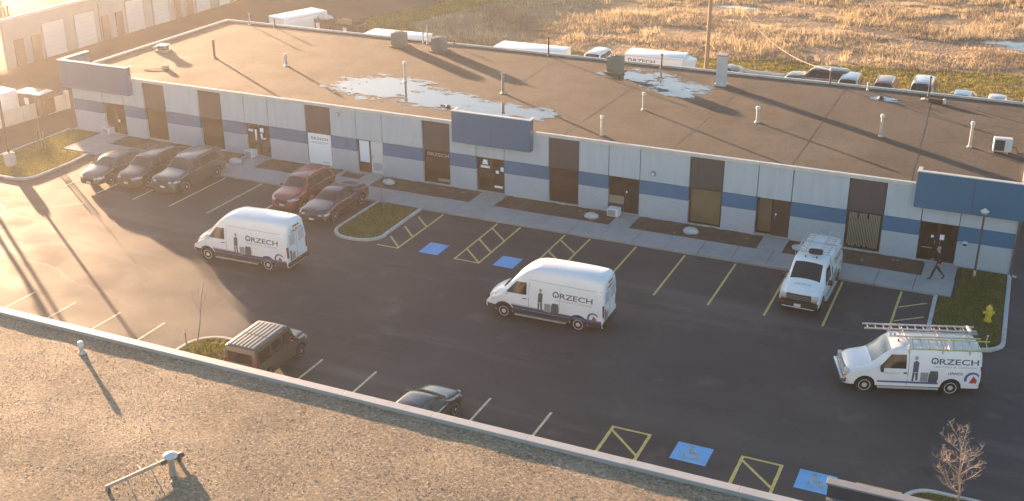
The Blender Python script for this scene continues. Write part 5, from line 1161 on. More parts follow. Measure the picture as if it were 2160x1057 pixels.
# --- tall panel van
def kit_transit():
    k = Kit(); B = Body(-3.05, 2.90, zt=[(-3.05, 2.45), (-2.98, 2.60), (-2.8, 2.68), (-1.0, 2.73), (0.2, 2.71), (0.75, 2.57), (1.25, 2.20), (1.65, 1.82), (2.05, 1.42), (2.45, 1.22), (2.72, 1.02), (2.85, 0.86), (2.90, 0.74)],
                        zbelt=[(-3.05, 1.35), (1.6, 1.32), (2.2, 1.16), (2.6, 0.95), (2.9, 0.62)], wm=1.02, wt=[(-3.05, 0.80), (-2.5, 0.84), (0.5, 0.84), (1.3, 0.80), (2.1, 0.78), (2.6, 0.74), (2.9, 0.6)],
                        zb=0.28, c=0.24, crown=0.05, zm=0.72, axles=(1.875, -1.875), rw=0.35, tumble=0.015, plan=[(-3.05, 0.90), (-2.95, 0.965), (-2.7, 1.0), (1.9, 1.0), (2.45, 0.95), (2.75, 0.86), (2.9, 0.74)])
    body = k.add('body', B.mesh('transit_body', 60), 'paint')
    mb = MB(); B.top(mb, 2.03, 0.66, 1.36, 0.68, 0.012, glass_car); k.add('windshield', mb, smooth=50)
    for sd in (1, -1):
        mb = MB(); B.side(mb, [(0.72, 1.38), (1.78, 1.36), (1.30, 1.92), (0.74, 1.98)], sd, 0.01, glass_side); k.add('door_window', mb)
        mb = MB(); B.side(mb, [(0.60, 0.42), (0.615, 0.42), (0.615, 2.02), (0.60, 2.02)], sd, 0.004, seamm, 1, 6); k.add('door_seam', mb)
        mb = MB(); B.side(mb, [(-0.95, 0.42), (-0.935, 0.42), (-0.935, 2.1), (-0.95, 2.1)], sd, 0.004, dec_soft, 1, 6); k.add('door_seam', mb)
        mb = MB(); B.side(mb, [(0.70, 1.17), (0.92, 1.17), (0.92, 1.215), (0.70, 1.215)], sd, 0.03, black_pl, 2, 1); k.add('door_handle', mb)
        mb = MB(); B.side(mb, [(-2.95, 2.10), (0.6, 2.14), (0.6, 2.165), (-2.95, 2.125)], sd, 0.006, dec_soft, 12, 1); k.add('roof_seam', mb)
        for xa, xb in ((-3.0, -2.32), (-1.43, 1.43), (2.32, 2.80)):
            mb = MB(); B.side(mb, [(xa, 0.31), (xb, 0.31), (xb, 0.60), (xa, 0.60)], sd, 0.012, M('dark_cladding', (0.03, 0.032, 0.045), 0.6), 10, 3); k.add('sill_cladding', mb)
        for ax_ in B.axles:
            mb = MB(); n_ = 16; vs_ = []; fs_ = []
            for q in range(n_ + 1):
                a_ = R(8 + 164 * q / n_)
                for r_ in (B.rw * 1.21, B.rw * 1.42): xx_ = ax_ + r_ * math.cos(a_); zz_ = B.rw * 1.02 + r_ * math.sin(a_); vs_.append((xx_, sd * (B.y_at(xx_, zz_) + 0.014), zz_))
            for q in range(n_): f_ = (2 * q, 2 * q + 1, 2 * q + 3, 2 * q + 2); fs_.append(f_ if sd < 0 else f_[::-1])
            mb.add(vs_, fs_, M('dark_cladding', (0.03, 0.032, 0.045), 0.6)); k.add('arch_trim', mb)
        y = B.wm - 0.02; mb = MB(); mb.box(-1.30, 1.30, min(sd * y, sd * (y + 0.14)), max(sd * y, sd * (y + 0.14)), 0.30, 0.36, alu, 0.015); k.add('running_board', mb)
        mb = MB(); B.side(mb, [(2.42, 0.85), (2.72, 0.80), (2.62, 1.02), (2.36, 1.10)], sd, 0.012, head_m, 4, 3); k.add('headlight', mb)
        mb = MB(); mb.box(-3.075, -2.99, min(sd * 0.80, sd * 0.93), max(sd * 0.80, sd * 0.93), 0.85, 1.45, tail_m, 0.02); k.add('tail_light', mb)
        van_art(k, B, body, sd, (0.05 if sd > 0 else -0.55), 0.70, (-0.58 if sd > 0 else -2.55), 1.50, 1.97, 0.25, (-2.60 if sd > 0 else -2.35), 0.80, 0.28,
                [([(-2.98, 0.46), (-1.45, 0.605), (-1.45, 0.74), (-2.98, 0.70)], dec_blue), ([(-1.45, 0.605), (1.38, 0.605), (1.52, 0.78), (-1.45, 0.74)], M('decal_navy', (0.06, 0.07, 0.15), 0.45)), ([(-0.6, 0.76), (1.48, 0.80), (1.5, 0.84), (-0.6, 0.79)], dec_soft)], None, M('decal_slate', (0.09, 0.11, 0.19), 0.5), M('decal_taupe', (0.22, 0.12, 0.10), 0.5))
    add_mirror(k, B, 1.72, 1.30, 'paint', (0.14, 0.2, 0.26))
    mb = MB(); mb.box(-3.13, -3.02, -0.92, 0.92, 0.36, 0.58, black_pl, 0.03); k.add('rear_bumper', mb)
    mb = MB(); mb.box(2.55, 2.94, -0.76, 0.76, 0.30, 0.62, black_pl, 0.08); k.add('front_bumper', mb)
    mb = MB(); mb.box(2.80, 2.925, -0.5, 0.5, 0.62, 0.80, black_pl, 0.03); k.add('grille', mb)
    mb = MB(); mb.box(-3.072, -3.05, -0.008, 0.008, 0.6, 2.3, dec_soft); k.add('rear_door_seam', mb)
    for sd in (1, -1): mb = MB(); mb.box(-3.068, -3.045, min(sd * 0.15, sd * 0.68), max(sd * 0.15, sd * 0.68), 1.45, 2.02, M('white_film_glass', (0.50, 0.53, 0.56), 0.15)); k.add('rear_window', mb)
    mb = MB(); mb.box(-3.08, -3.04, -0.28, 0.28, 2.36, 2.42, tail_m); k.add('brake_light', mb)
    mb = MB(); mb.box(-3.07, -3.045, 0.2, 0.5, 0.62, 1.0, dec_unit); mb.box(-3.07, -3.045, 0.55, 0.66, 0.62, 1.2, dec_grey); k.add('rear_print', mb)
    mb = MB(); mb.box(-3.09, -3.05, -0.6, -0.28, 0.75, 0.88, plate_m); k.add('licence_plate', mb)
    lv, lf = word('ORZECH', 1.0, 0.13); mb = MB(); mb.add([(-3.0705, 0.5 - u, 2.1 + v) for u, v in lv], lf, dec_grey); k.add('lettering', mb, None, body, smooth=None)
    add_wheels(k, B, 0.22, rimm, 0); return k
# --- classic work van with a bonnet
def kit_workvan(kind):
    k = Kit(); sav = kind == 'sav'
    B = Body(-2.95, 2.55, zt=[(-2.95, 1.86), (-2.9, 1.98), (-2.7, 2.05), (0.2, 2.06), (0.62, 1.98), (0.95, 1.78), (1.50, 1.34), (1.7, 1.27), (2.3, 1.12), (2.48, 0.98), (2.55, 0.80)],
             zbelt=[(-2.95, 1.12), (1.4, 1.12), (2.2, 0.98), (2.55, 0.62)], wm=1.0, wt=[(-2.95, 0.80), (0.5, 0.82), (1.5, 0.80), (2.2, 0.82), (2.55, 0.74)],
             zb=0.30, c=0.15, crown=0.05, zm=0.75, axles=(1.72, -1.78), rw=0.36, tumble=0.02, plan=[(-2.95, 0.93), (-2.85, 0.985), (-2.6, 1), (1.7, 1), (2.3, 0.97), (2.5, 0.90), (2.55, 0.84)])
    body = k.add('body', B.mesh('workvan_body', 56), 'paint')
    mb = MB(); B.top(mb, 1.48, 0.72, 0.74, 0.66, 0.012, glass_car if sav else M('sky_tint_glass', (0.24, 0.29, 0.30), 0.1)); k.add('windshield', mb, smooth=50)  # side-on van: bright sky reflection put into the windshield colour
    for sd in (1, -1):
        mb = MB(); B.side(mb, [(0.10, 1.18), (1.18, 1.18), (0.72, 1.76), (0.12, 1.78)], sd, 0.01, glass_side); k.add('door_window', mb)
        mb = MB(); B.side(mb, [(0.0, 0.4), (0.015, 0.4), (0.015, 1.9), (0.0, 1.9)], sd, 0.004, seamm, 1, 6); k.add('door_seam', mb)
        mb = MB(); B.side(mb, [(0.05, 0.96), (0.20, 0.96), (0.20, 1.03), (0.05, 1.03)], sd, 0.025, black_pl, 2, 1); k.add('door_handle', mb)
        y = B.wm - 0.03; mb = MB(); mb.box(-1.28, 1.2, min(sd * y, sd * (y + 0.12)), max(sd * y, sd * (y + 0.12)), 0.28, 0.34, alu, 0.015); k.add('running_board', mb)
        mb = MB(); mb.box(2.36, 2.565, min(sd * 0.60, sd * 0.90), max(sd * 0.60, sd * 0.90), 0.78, 0.98, head_m, 0.04); k.add('headlight', mb)
        mb = MB(); mb.box(2.40, 2.567, min(sd * 0.62, sd * 0.88), max(sd * 0.62, sd * 0.88), 0.70, 0.77, amber, 0.02); k.add('turn_signal', mb)
        mb = MB(); mb.box(-2.97, -2.88, min(sd * 0.80, sd * 0.92), max(sd * 0.80, sd * 0.92), 0.85, 1.35, tail_m, 0.02); k.add('tail_light', mb)
        van_art(k, B, body, sd, (-0.26 if sd > 0 else -1.0), 0.62, (-0.88 if sd > 0 else -2.8), 1.42, 1.92, 0.23, (-2.60 if sd > 0 else -2.45), 0.80, 0.33,
                [([(-1.25, 0.50), (1.22, 0.52), (1.22, 0.60), (-1.25, 0.60)], dec_blue)], (-1.60 if sd > 0 else -1.2, 0.98, 0.60, 0.12))
        s = MB(); d = -1 if sd > 0 else 1; lv, lf = word('ORZECH', 0.62, 0.07); x_ = 0.98 if sd > 0 else 0.3; B.side_pts(s, [(x_ + d * u, 0.93 + v) for u, v in lv], [f if d > 0 else f[::-1] for f in lf], sd, 0.007, dec_soft); k.add('lettering', s, None, body, smooth=None)
    if sav:
        mb = MB(); lv, lf = word('ORZECH', 0.8, 0.10); mb.add([(1.95 - v * 1.5, u - 0.4, B.z_at(1.95 - v * 1.5, u - 0.4) + 0.008) for u, v in lv], lf, dec_soft); k.add('lettering', mb, None, body, smooth=None)
    add_mirror(k, B, 1.12, 1.12, None, (0.12, 0.2, 0.26), 0.07)
    dk = black_pl if sav else chrome
    mb = MB(); mb.box(2.46, 2.72, -0.93, 0.93, 0.42, 0.66, dk, 0.05); k.add('front_bumper', mb)
    mb = MB(); mb.box(2.44, 2.575, -0.58, 0.58, 0.68, 1.0, black_pl if sav else dec_unit, 0.02); g_ = k.add('grille', mb)
    for z in (0.76, 0.84, 0.92): mb = MB(); mb.box(2.575, 2.585, -0.56, 0.56, z - 0.012, z + 0.012, grey_metal if sav else chrome); k.add('grille_bar', mb, None, g_)
    if sav: mb = MB(); mb.box(2.30, 2.57, -0.86, 0.86, 0.40, 0.76, black_pl, 0.05); k.add('front_fascia', mb)
    if sav: mb = MB(); mb.box(2.70, 2.735, -0.16, 0.16, 0.46, 0.60, plate_m); k.add('licence_plate', mb)
    else: mb = MB(); mb.box(2.577, 2.592, -0.1, 0.1, 0.80, 0.88, dec_blue); k.add('badge', mb)
    mb = MB(); mb.box(-3.08, -2.93, -0.95, 0.95, 0.42, 0.62, black_pl, 0.03); k.add('rear_bumper', mb)
    for sd in (1, -1): mb = MB(); mb.box(-2.965, -2.94, min(sd * 0.12, sd * 0.68), max(sd * 0.12, sd * 0.68), 1.2, 1.68, glass_side); k.add('rear_window', mb)
    mb = MB(); mb.box(-2.965, -2.945, -0.008, 0.008, 0.5, 1.8, dec_soft); k.add('rear_door_seam', mb)
    for a, b in ((0.38, 0.25), (0.42, -0.28)): mb = MB(); mb.lathe([(0.035, 0), (0.03, 0.09), (0.01, 0.1)], 8, c=(a, b, B.z_at(a, b)), mat=black_pl); k.add('roof_marker', mb)
    # roof rack
    for x_ in (0.05, -1.3, -2.4):
        mb = MB(); mb.tube([(x_, -0.86, 1.86), (x_, -0.84, 2.20), (x_, 0.84, 2.20), (x_, 0.86, 1.86)], 0.025, 6, galv); k.add('rack_bar', mb)
    add_wheels(k, B, 0.23, rimm if not sav else rim_dark, 0); return k
# --- saloon, hatch, SUV
def kit_car(kind):
    k = Kit()
    if kind == 'sedan':
        B = Body(-2.38, 2.38, zt=[(-2.38, 0.86), (-2.32, 0.98), (-2.1, 1.05), (-1.72, 1.08), (-0.95, 1.38), (-0.45, 1.445), (0.15, 1.43), (0.5, 1.36), (1.18, 0.99), (1.5, 0.93), (2.1, 0.80), (2.3, 0.68), (2.38, 0.52)],
                 zbelt=[(-2.38, 0.78), (-1.8, 0.92), (0, 0.90), (1.1, 0.86), (2.0, 0.70), (2.38, 0.42)], wm=0.92, wt=[(-2.38, 0.74), (-1.7, 0.72), (-0.9, 0.60), (0.2, 0.60), (0.6, 0.62), (1.2, 0.76), (2.0, 0.78), (2.38, 0.66)],
                 zb=0.22, c=0.11, crown=0.035, zm=0.55, axles=(1.42, -1.40), rw=0.33)
        ws, rw_, sw = (1.12, 0.66, 0.50, 0.56), (-1.66, 0.60, -0.98, 0.54), [(-1.25, 0.96), (0.98, 0.93), (0.35, 1.30), (-0.85, 1.31)]; pil = (-0.12,)
    elif kind == 'coupe':
        B = Body(-2.45, 2.42, zt=[(-2.45, 0.90), (-2.38, 1.02), (-2.0, 1.08), (-1.6, 1.12), (-0.75, 1.40), (-0.25, 1.45), (0.1, 1.42), (0.35, 1.36), (1.05, 1.02), (1.35, 0.98), (2.2, 0.86), (2.36, 0.76), (2.42, 0.58)],
                 zbelt=[(-2.45, 0.84), (-1.6, 0.96), (0, 0.93), (1.1, 0.90), (2.1, 0.78), (2.42, 0.5)], wm=0.95, wt=[(-2.45, 0.78), (-1.6, 0.72), (-0.7, 0.60), (0.1, 0.60), (1.1, 0.76), (2.1, 0.82), (2.42, 0.76)],
                 zb=0.22, c=0.10, crown=0.03, zm=0.6, axles=(1.46, -1.50), rw=0.36, plan=[(-2.45, 0.92), (-2.3, 0.98), (-2, 1), (1.9, 1), (2.3, 0.96), (2.42, 0.90)])
        ws, rw_, sw = (0.98, 0.66, 0.36, 0.56), (-1.55, 0.58, -0.80, 0.52), [(-1.0, 1.0), (0.85, 0.97), (0.25, 1.31), (-0.62, 1.32)]; pil = (-0.35,)
    elif kind == 'suv':
        B = Body(-2.28, 2.28, zt=[(-2.28, 1.05), (-2.22, 1.30), (-1.95, 1.60), (-1.7, 1.66), (-0.5, 1.70), (0.2, 1.67), (0.5, 1.58), (1.12, 1.14), (1.4, 1.08), (2.0, 0.98), (2.2, 0.84), (2.28, 0.62)],
                 zbelt=[(-2.28, 0.98), (-1.5, 1.05), (1.0, 1.0), (1.9, 0.86), (2.28, 0.5)], wm=0.93, wt=[(-2.28, 0.68), (-1.8, 0.64), (0.2, 0.65), (1.1, 0.76), (1.9, 0.78), (2.28, 0.7)],
                 zb=0.27, c=0.11, crown=0.035, zm=0.65, axles=(1.38, -1.36), rw=0.36)
        ws, rw_, sw = (1.06, 0.66, 0.50, 0.58), None, [(-1.85, 1.12), (0.95, 1.08), (0.40, 1.54), (-1.6, 1.55)]; pil = (-0.05, -1.02)
    else:                                        # big SUV
        B = Body(-2.55, 2.50, zt=[(-2.55, 1.1), (-2.48, 1.40), (-2.25, 1.72), (-2.0, 1.80), (-0.5, 1.84), (0.2, 1.80), (0.45, 1.73), (1.08, 1.24), (1.35, 1.19), (2.2, 1.11), (2.42, 0.98), (2.50, 0.7)],
                 zbelt=[(-2.55, 1.05), (-1.5, 1.15), (1.0, 1.12), (2.1, 1.0), (2.50, 0.6)], wm=1.0, wt=[(-2.55, 0.78), (-2.0, 0.72), (0.2, 0.72), (1.1, 0.84), (2.1, 0.88), (2.50, 0.82)],
                 zb=0.30, c=0.12, crown=0.035, zm=0.75, axles=(1.5, -1.45), rw=0.39, plan=[(-2.55, 0.92), (-2.4, 0.98), (-2.1, 1), (1.9, 1), (2.35, 0.96), (2.5, 0.88)])
        ws, rw_, sw = (1.02, 0.74, 0.46, 0.66), None, [(-2.05, 1.22), (0.92, 1.18), (0.38, 1.66), (-1.8, 1.66)]; pil = (-0.05, -1.1)
    k.add('body', B.mesh(kind + '_body', 58), 'paint')
    mb = MB(); B.top(mb, ws[0], ws[1], ws[2], ws[3], 0.010, glass_car); k.add('windshield', mb, smooth=50)
    if rw_: mb = MB(); B.top(mb, rw_[0], rw_[1], rw_[2], rw_[3], 0.010, glass_car); k.add('rear_window', mb, smooth=50)
    else:
        mb = MB(); xr = B.x0; vs = []; z0, z1 = (1.12, 1.5) if kind == 'suv' else (1.25, 1.66)
        B.top(mb, xr + 0.10, 0.60, xr + 0.30, 0.54, 0.012, glass_car, 4, 6); k.add('rear_window', mb, smooth=50)
    for sd in (1, -1):
        mb = MB(); B.side(mb, sw, sd, 0.008, glass_side, 14, 4); wi = k.add('side_window', mb)
        for px in pil:
            zt_ = sw[2][1] + 0.02; zb_ = sw[0][1] - 0.02; mb = MB(); B.side(mb, [(px - 0.04, zb_), (px + 0.04, zb_), (px + 0.02, zt_), (px - 0.06, zt_)], sd, 0.014, black_pl, 1, 4); k.add('pillar', mb, None, wi)
        mb = MB(); B.side(mb, [(sw[0][0], sw[0][1] - 0.04), (sw[1][0], sw[1][1] - 0.04), (sw[1][0] - 0.02, sw[1][1] - 0.012), (sw[0][0], sw[0][1] - 0.012)], sd, 0.012, chrome, 12, 1); k.add('window_trim', mb)
        xh = B.x1; zh = {'sedan': 0.60, 'coupe': 0.66, 'suv': 0.78, 'big': 0.90}[kind]; y0_ = B.wm * 0.48
        mb = MB(); B.side(mb, [(xh - 0.50, zh), (xh - 0.09, zh - 0.04), (xh - 0.11, zh + 0.06), (xh - 0.46, zh + 0.11)], sd, 0.012, head_m, 5, 2); k.add('headlight', mb)
        mb = MB(); mb.box(xh - 0.12, xh + 0.004, min(sd * y0_ * 0.95, sd * y0_ * 1.42), max(sd * y0_ * 0.95, sd * y0_ * 1.42), zh - 0.06, zh + 0.04, head_m, 0.02); k.add('headlight', mb)
        zt_ = B.zbelt(B.x0 + 0.1) - 0.14; mb = MB(); B.side(mb, [(B.x0 + 0.05, zt_ - 0.04), (B.x0 + 0.4, zt_), (B.x0 + 0.35, zt_ + 0.13), (B.x0 + 0.05, zt_ + 0.13)], sd, 0.012, tail_m, 4, 2); k.add('tail_light', mb)
        for hx in ((0.0, -1.0) if kind != 'coupe' else (-0.3,)): mb = MB(); B.side(mb, [(hx - 0.1, sw[0][1] - 0.16), (hx + 0.1, sw[0][1] - 0.16), (hx + 0.1, sw[0][1] - 0.125), (hx - 0.1, sw[0][1] - 0.125)], sd, 0.025, chrome, 2, 1); k.add('door_handle', mb)
        for hx in (0.95, -0.1, -1.1): mb = MB(); B.side(mb, [(hx - 0.005, 0.36), (hx + 0.005, 0.36), (hx + 0.005, sw[0][1] - 0.05), (hx - 0.005, sw[0][1] - 0.05)], sd, 0.004, seamm, 1, 5); k.add('door_seam', mb)
        mb = MB(); B.side(mb, [(-0.98, 0.30), (0.98, 0.30), (0.98, 0.38), (-0.98, 0.38)], sd, 0.010, black_pl, 6, 1); k.add('sill_trim', mb)
        if kind in ('suv', 'big'):
            y_ = B.wt(0) - 0.06; mb = MB(); mb.tube([(-1.6, sd * y_, B.z_at(-1.6, y_) - 0.01), (-1.5, sd * y_, B.z_at(-1.5, y_) + 0.05), (0.0, sd * y_, B.z_at(0, y_) + 0.05), (0.12, sd * y_, B.z_at(0.12, y_) - 0.01)], 0.02, 6, galv); k.add('roof_rail', mb)
    add_mirror(k, B, sw[1][0] - 0.12, sw[1][1], 'paint', (0.1, 0.16, 0.12), 0.05)
    zg = {'sedan': 0.40, 'coupe': 0.46, 'suv': 0.55, 'big': 0.66}[kind]
    mb = MB(); mb.box(B.x1 - 0.06, B.x1 + 0.012, -B.wm * 0.45, B.wm * 0.45, zg, zg + (0.22 if kind != 'big' else 0.30), black_pl, 0.02); g_ = k.add('grille', mb)
    for i_ in range(2): mb = MB(); mb.box(B.x1 + 0.012, B.x1 + 0.02, -B.wm * 0.42, B.wm * 0.42, zg + 0.06 + i_ * 0.08, zg + 0.08 + i_ * 0.08, chrome); k.add('grille_bar', mb, None, g_)
    mb = MB(); mb.box(B.x1 - 0.05, B.x1 + 0.03, -0.16, 0.16, zg - 0.13, zg - 0.01, plate_m); k.add('licence_plate', mb)
    mb = MB(); mb.box(B.x1 - 0.3, B.x1 + 0.01, -B.wm * 0.66, B.wm * 0.66, 0.20, 0.30, black_pl, 0.03); k.add('front_bumper', mb)
    mb = MB(); mb.box(B.x0 - 0.012, B.x0 + 0.2, -B.wm * 0.8, B.wm * 0.8, 0.24, 0.40, black_pl, 0.03); k.add('rear_bumper', mb)
    mb = MB(); mb.box(B.x0 - 0.015, B.x0 + 0.03, -0.16, 0.16, 0.62, 0.74, plate_m); k.add('licence_plate', mb)
    add_wheels(k, B, 0.21, rimm, 5); return k
# --- square people carrier with a ribbed roof
def kit_boxvan():
    k = Kit(); B = Body(-1.98, 1.95, zt=[(-1.98, 1.74), (-1.94, 1.84), (-1.8, 1.88), (0.42, 1.88), (0.62, 1.80), (1.02, 1.16), (1.15, 1.08), (1.8, 0.98), (1.92, 0.86), (1.95, 0.70)],
                        zbelt=[(-1.98, 1.02), (1.0, 1.0), (1.7, 0.9), (1.95, 0.6)], wm=0.90, wt=[(-1.98, 0.76), (0.6, 0.76), (1.1, 0.74), (1.95, 0.68)], zb=0.28, c=0.09, crown=0.02, zm=0.7, axles=(1.2, -1.25), rw=0.34,
                        plan=[(-1.98, 0.95), (-1.92, 0.99), (-1.7, 1), (1.3, 1), (1.8, 0.95), (1.95, 0.84)])
    body = k.add('body', B.mesh('boxvan_body', 50), 'paint')
    mb = MB(); B.top(mb, 1.0, 0.68, 0.64, 0.66, 0.012, glass_car); k.add('windshield', mb, smooth=50)
    for i in range(7):
        y = -0.57 + i * 0.19
        for xa, xb in ((-1.85, -0.85), (-0.76, 0.36)):
            mb = MB(); n = 6; vs = []; fs = []
            for j in range(n + 1):
                x = xa + (xb - xa) * j / n
                for yy, zz in ((-0.055, -0.005), (-0.035, 0.03), (0.035, 0.03), (0.055, -0.005)): vs.append((x, y + yy, B.z_at(x, y + yy) + zz))
            for j in range(n):
                for q in range(3): a = j * 4 + q; fs.append((a, a + 4, a + 5, a + 1))
            fs.append((0, 1, 2, 3)); fs.append((n * 4 + 3, n * 4 + 2, n * 4 + 1, n * 4)); mb.add(vs, fs, M('rib_sunlit', (0.42, 0.38, 0.32), 0.5)); k.add('roof_rib', mb, None, body)  # pale rib colour carries the sunlight on the brown roof
    for sd in (1, -1):
        for xa, xb in ((-1.8, -0.95), (-0.88, -0.1), (-0.04, 0.75)):
            xt = xb if xb < 0.5 else 0.52; mb = MB(); B.side(mb, [(xa, 1.16), (xb, 1.15), (xt, 1.66), (xa, 1.68)], sd, 0.01, glass_side, 5, 3); k.add('side_window', mb)
        mb = MB(); mb.box(-2.0, -1.93, min(sd * 0.70, sd * 0.84), max(sd * 0.70, sd * 0.84), 0.9, 1.3, tail_m, 0.02); k.add('tail_light', mb)
        mb = MB(); B.side(mb, [(1.6, 0.74), (1.87, 0.72), (1.82, 0.86), (1.58, 0.9)], sd, 0.012, head_m, 3, 2); k.add('headlight', mb)
    mb = MB(); mb.box(-2.002, -1.97, -0.6, 0.6, 1.15, 1.62, glass_side); k.add('rear_window', mb)
    mb = MB(); mb.box(-2.005, -1.97, -0.18, 0.18, 0.82, 0.95, plate_m); k.add('licence_plate', mb)
    mb = MB(); mb.box(-2.08, -1.95, -0.84, 0.84, 0.36, 0.58, grey_metal, 0.03); k.add('rear_bumper', mb)
    mb = MB(); mb.box(1.82, 2.0, -0.72, 0.72, 0.34, 0.56, black_pl, 0.03); k.add('front_bumper', mb)
    add_mirror(k, B, 0.72, 1.06, None, (0.12, 0.18, 0.2)); add_wheels(k, B, 0.22, rim_dark, 0); return k
KT, KE, KS = kit_transit(), kit_workvan('e'), kit_workvan('sav')
KSE, KCO, KSU, KBI, KBX = kit_car('sedan'), kit_car('coupe'), kit_car('suv'), kit_car('big'), kit_boxvan()

spawn(KT, 'panel_van', 'lettered tall white panel van nearest the sunlit asphalt, left one', 'van', (-36.30, -13.9, 0), 182, van_white)
spawn(KT, 'panel_van', 'lettered tall white panel van in the middle of the parking lot', 'van', (-19.15, -13.67, 0), 181, van_white)
spawn(KE, 'work_van', 'white work van with ladders on its roof at the right, side to the viewer', 'van', (-3.00, -13.42, 0), 199.5, van_white)
spawn(KS, 'work_van', 'white work van with roof ladders parked nose out before the shop fronts', 'van', (-8.30, -6.15, 0), 268.5, van_white)
dk1 = paint('paint_graphite', (0.045, 0.046, 0.048), 0.28); dk2 = paint('paint_black_brown', (0.03, 0.024, 0.022), 0.3); dk3 = paint('paint_dark_slate', (0.05, 0.048, 0.05), 0.3)
spawn(KSE, 'sedan', 'dark grey sedan, leftmost of the parked cars beside the lawn', 'car', (-51.95, -6.55, 0), 270, dk1)
spawn(KSU, 'suv', 'dark SUV between the grey sedan and the big dark SUV', 'car', (-49.45, -6.1, 0), 270, dk2)
spawn(KBI, 'suv', 'big dark SUV, rightmost of the three parked cars at the left', 'car', (-46.75, -5.75, 0), 270, dk3)
spawn(KSU, 'suv', 'red SUV parked left of the dark purple coupe', 'car', (-38.55, -5.35, 0), 270, paint('paint_red', (0.26, 0.035, 0.028), 0.3))
spawn(KCO, 'coupe', 'dark purple coupe parked beside the kerbed grass island', 'car', (-35.85, -6.2, 0), 270, paint('paint_plum', (0.045, 0.022, 0.035), 0.25))
spawn(KBX, 'boxy_suv', 'boxy brown SUV with sunlit ribbed roof behind the near parapet', 'car', (-28.42, -23.2, 0), 91, paint('paint_brown', (0.075, 0.063, 0.05), 0.4))
spawn(KSE, 'sedan', 'black sedan half hidden behind the near parapet', 'car', (-20.0, -25.0, 0), 88, paint('paint_black', (0.035, 0.035, 0.035), 0.22))
# ladders
def ladder(name, label, base, axis, side_, length, wd, n, mat, steps=True, rail=0.07, rungm=alu, extra=None):
    """base: world point; axis, side_: unit vectors of the rails and rungs"""
    t = thing(name, label, 'ladder', base); A_, S_ = Vector(axis).normalized(), Vector(side_).normalized(); N_ = A_.cross(S_)
    def beam(p0, p1, a, b, nm, mt):
        d_ = (p1 - p0).normalized(); u_ = N_; v_ = d_.cross(u_).normalized(); vs = []
        for p_ in (p0, p1):
            for sa, sb in ((-1, -1), (1, -1), (1, 1), (-1, 1)): vs.append(p_ + u_ * sa * a / 2 + v_ * sb * b / 2)
        mb = MB(); mb.add(vs, [(3, 2, 1, 0), (4, 5, 6, 7), (0, 1, 5, 4), (1, 2, 6, 5), (2, 3, 7, 6), (3, 0, 4, 7)], mt); mb.build(nm, None, t)
    for s_ in (-1, 1): beam(S_ * s_ * wd / 2, S_ * s_ * wd / 2 + A_ * length, rail, 0.03, 'rail', mat)
    for i in range(n): p_ = A_ * (length * (i + 0.5) / n); beam(p_ - S_ * wd / 2, p_ + S_ * wd / 2, 0.03, 0.035, 'rung', rungm)
    if extra:
        for f in extra: p_ = A_ * (length * f); beam(p_ - S_ * (wd / 2 + 0.03), p_ + S_ * (wd / 2 + 0.03), 0.10, 0.10, 'rack_clamp', white_pl)
    return t
hd = R(199.5); ax = Vector((math.cos(hd), math.sin(hd), 0)); sd_ = Vector((-math.sin(hd), math.cos(hd), 0)); vc = Vector((-3.00, -13.42, 0))
tilt = Vector((0, 0, 0.35))
ladder('extension_ladder', 'long aluminium extension ladder on the far side of the right work van', tuple(vc - ax * 2.9 - sd_ * 0.52 + Vector((0, 0, 2.36))), ax, sd_, 4.6, 0.42, 14, alu, extra=(0.06,))
ladder('extension_ladder', 'second aluminium ladder lying in the middle of the right van roof', tuple(vc - ax * 2.95 - sd_ * 0.02 + Vector((0, 0, 2.28))), ax, sd_ , 3.7, 0.42, 4, alu, extra=(0.98,))
ladder('step_ladder', 'yellow fibreglass ladder tilted along the near side of the right van roof', tuple(vc - ax * 3.25 + sd_ * 0.62 + Vector((0, 0, 2.16))), ax, sd_ * 1.0 + Vector((0, 0, -0.65)), 3.3, 0.46, 10, fibre, extra=(0.98, 0.5))
hd = R(268.5); ax = Vector((math.cos(hd), math.sin(hd), 0)); sd_ = Vector((-math.sin(hd), math.cos(hd), 0)); vc = Vector((-8.30, -6.15, 0))
ladder('extension_ladder', 'silver ladder on the left of the roof of the nose-out van', tuple(vc - ax * 3.3 - sd_ * 0.56 + Vector((0, 0, 2.30))), ax, sd_, 3.5, 0.42, 11, alu)
ladder('extension_ladder', 'silver ladder on the right of the roof of the nose-out van', tuple(vc - ax * 3.0 + sd_ * 0.50 + Vector((0, 0, 2.28))), ax, sd_, 3.1, 0.42, 10, alu)
t = thing('cable_reel', 'dark coil of hose strapped on the rack of the nose-out van', 'hose coil', tuple(vc + ax * 0.2 + sd_ * 0.15 + Vector((0, 0, 2.23))), R(5))
for k in range(4): mb = MB(); mb.tube([(0.32 * math.cos(R(a)), 0.14 * math.sin(R(a)), 0.035 + 0.05 * k) for a in range(0, 361, 20)], 0.03, 5, black_pl); mb.build('coil', None, t)

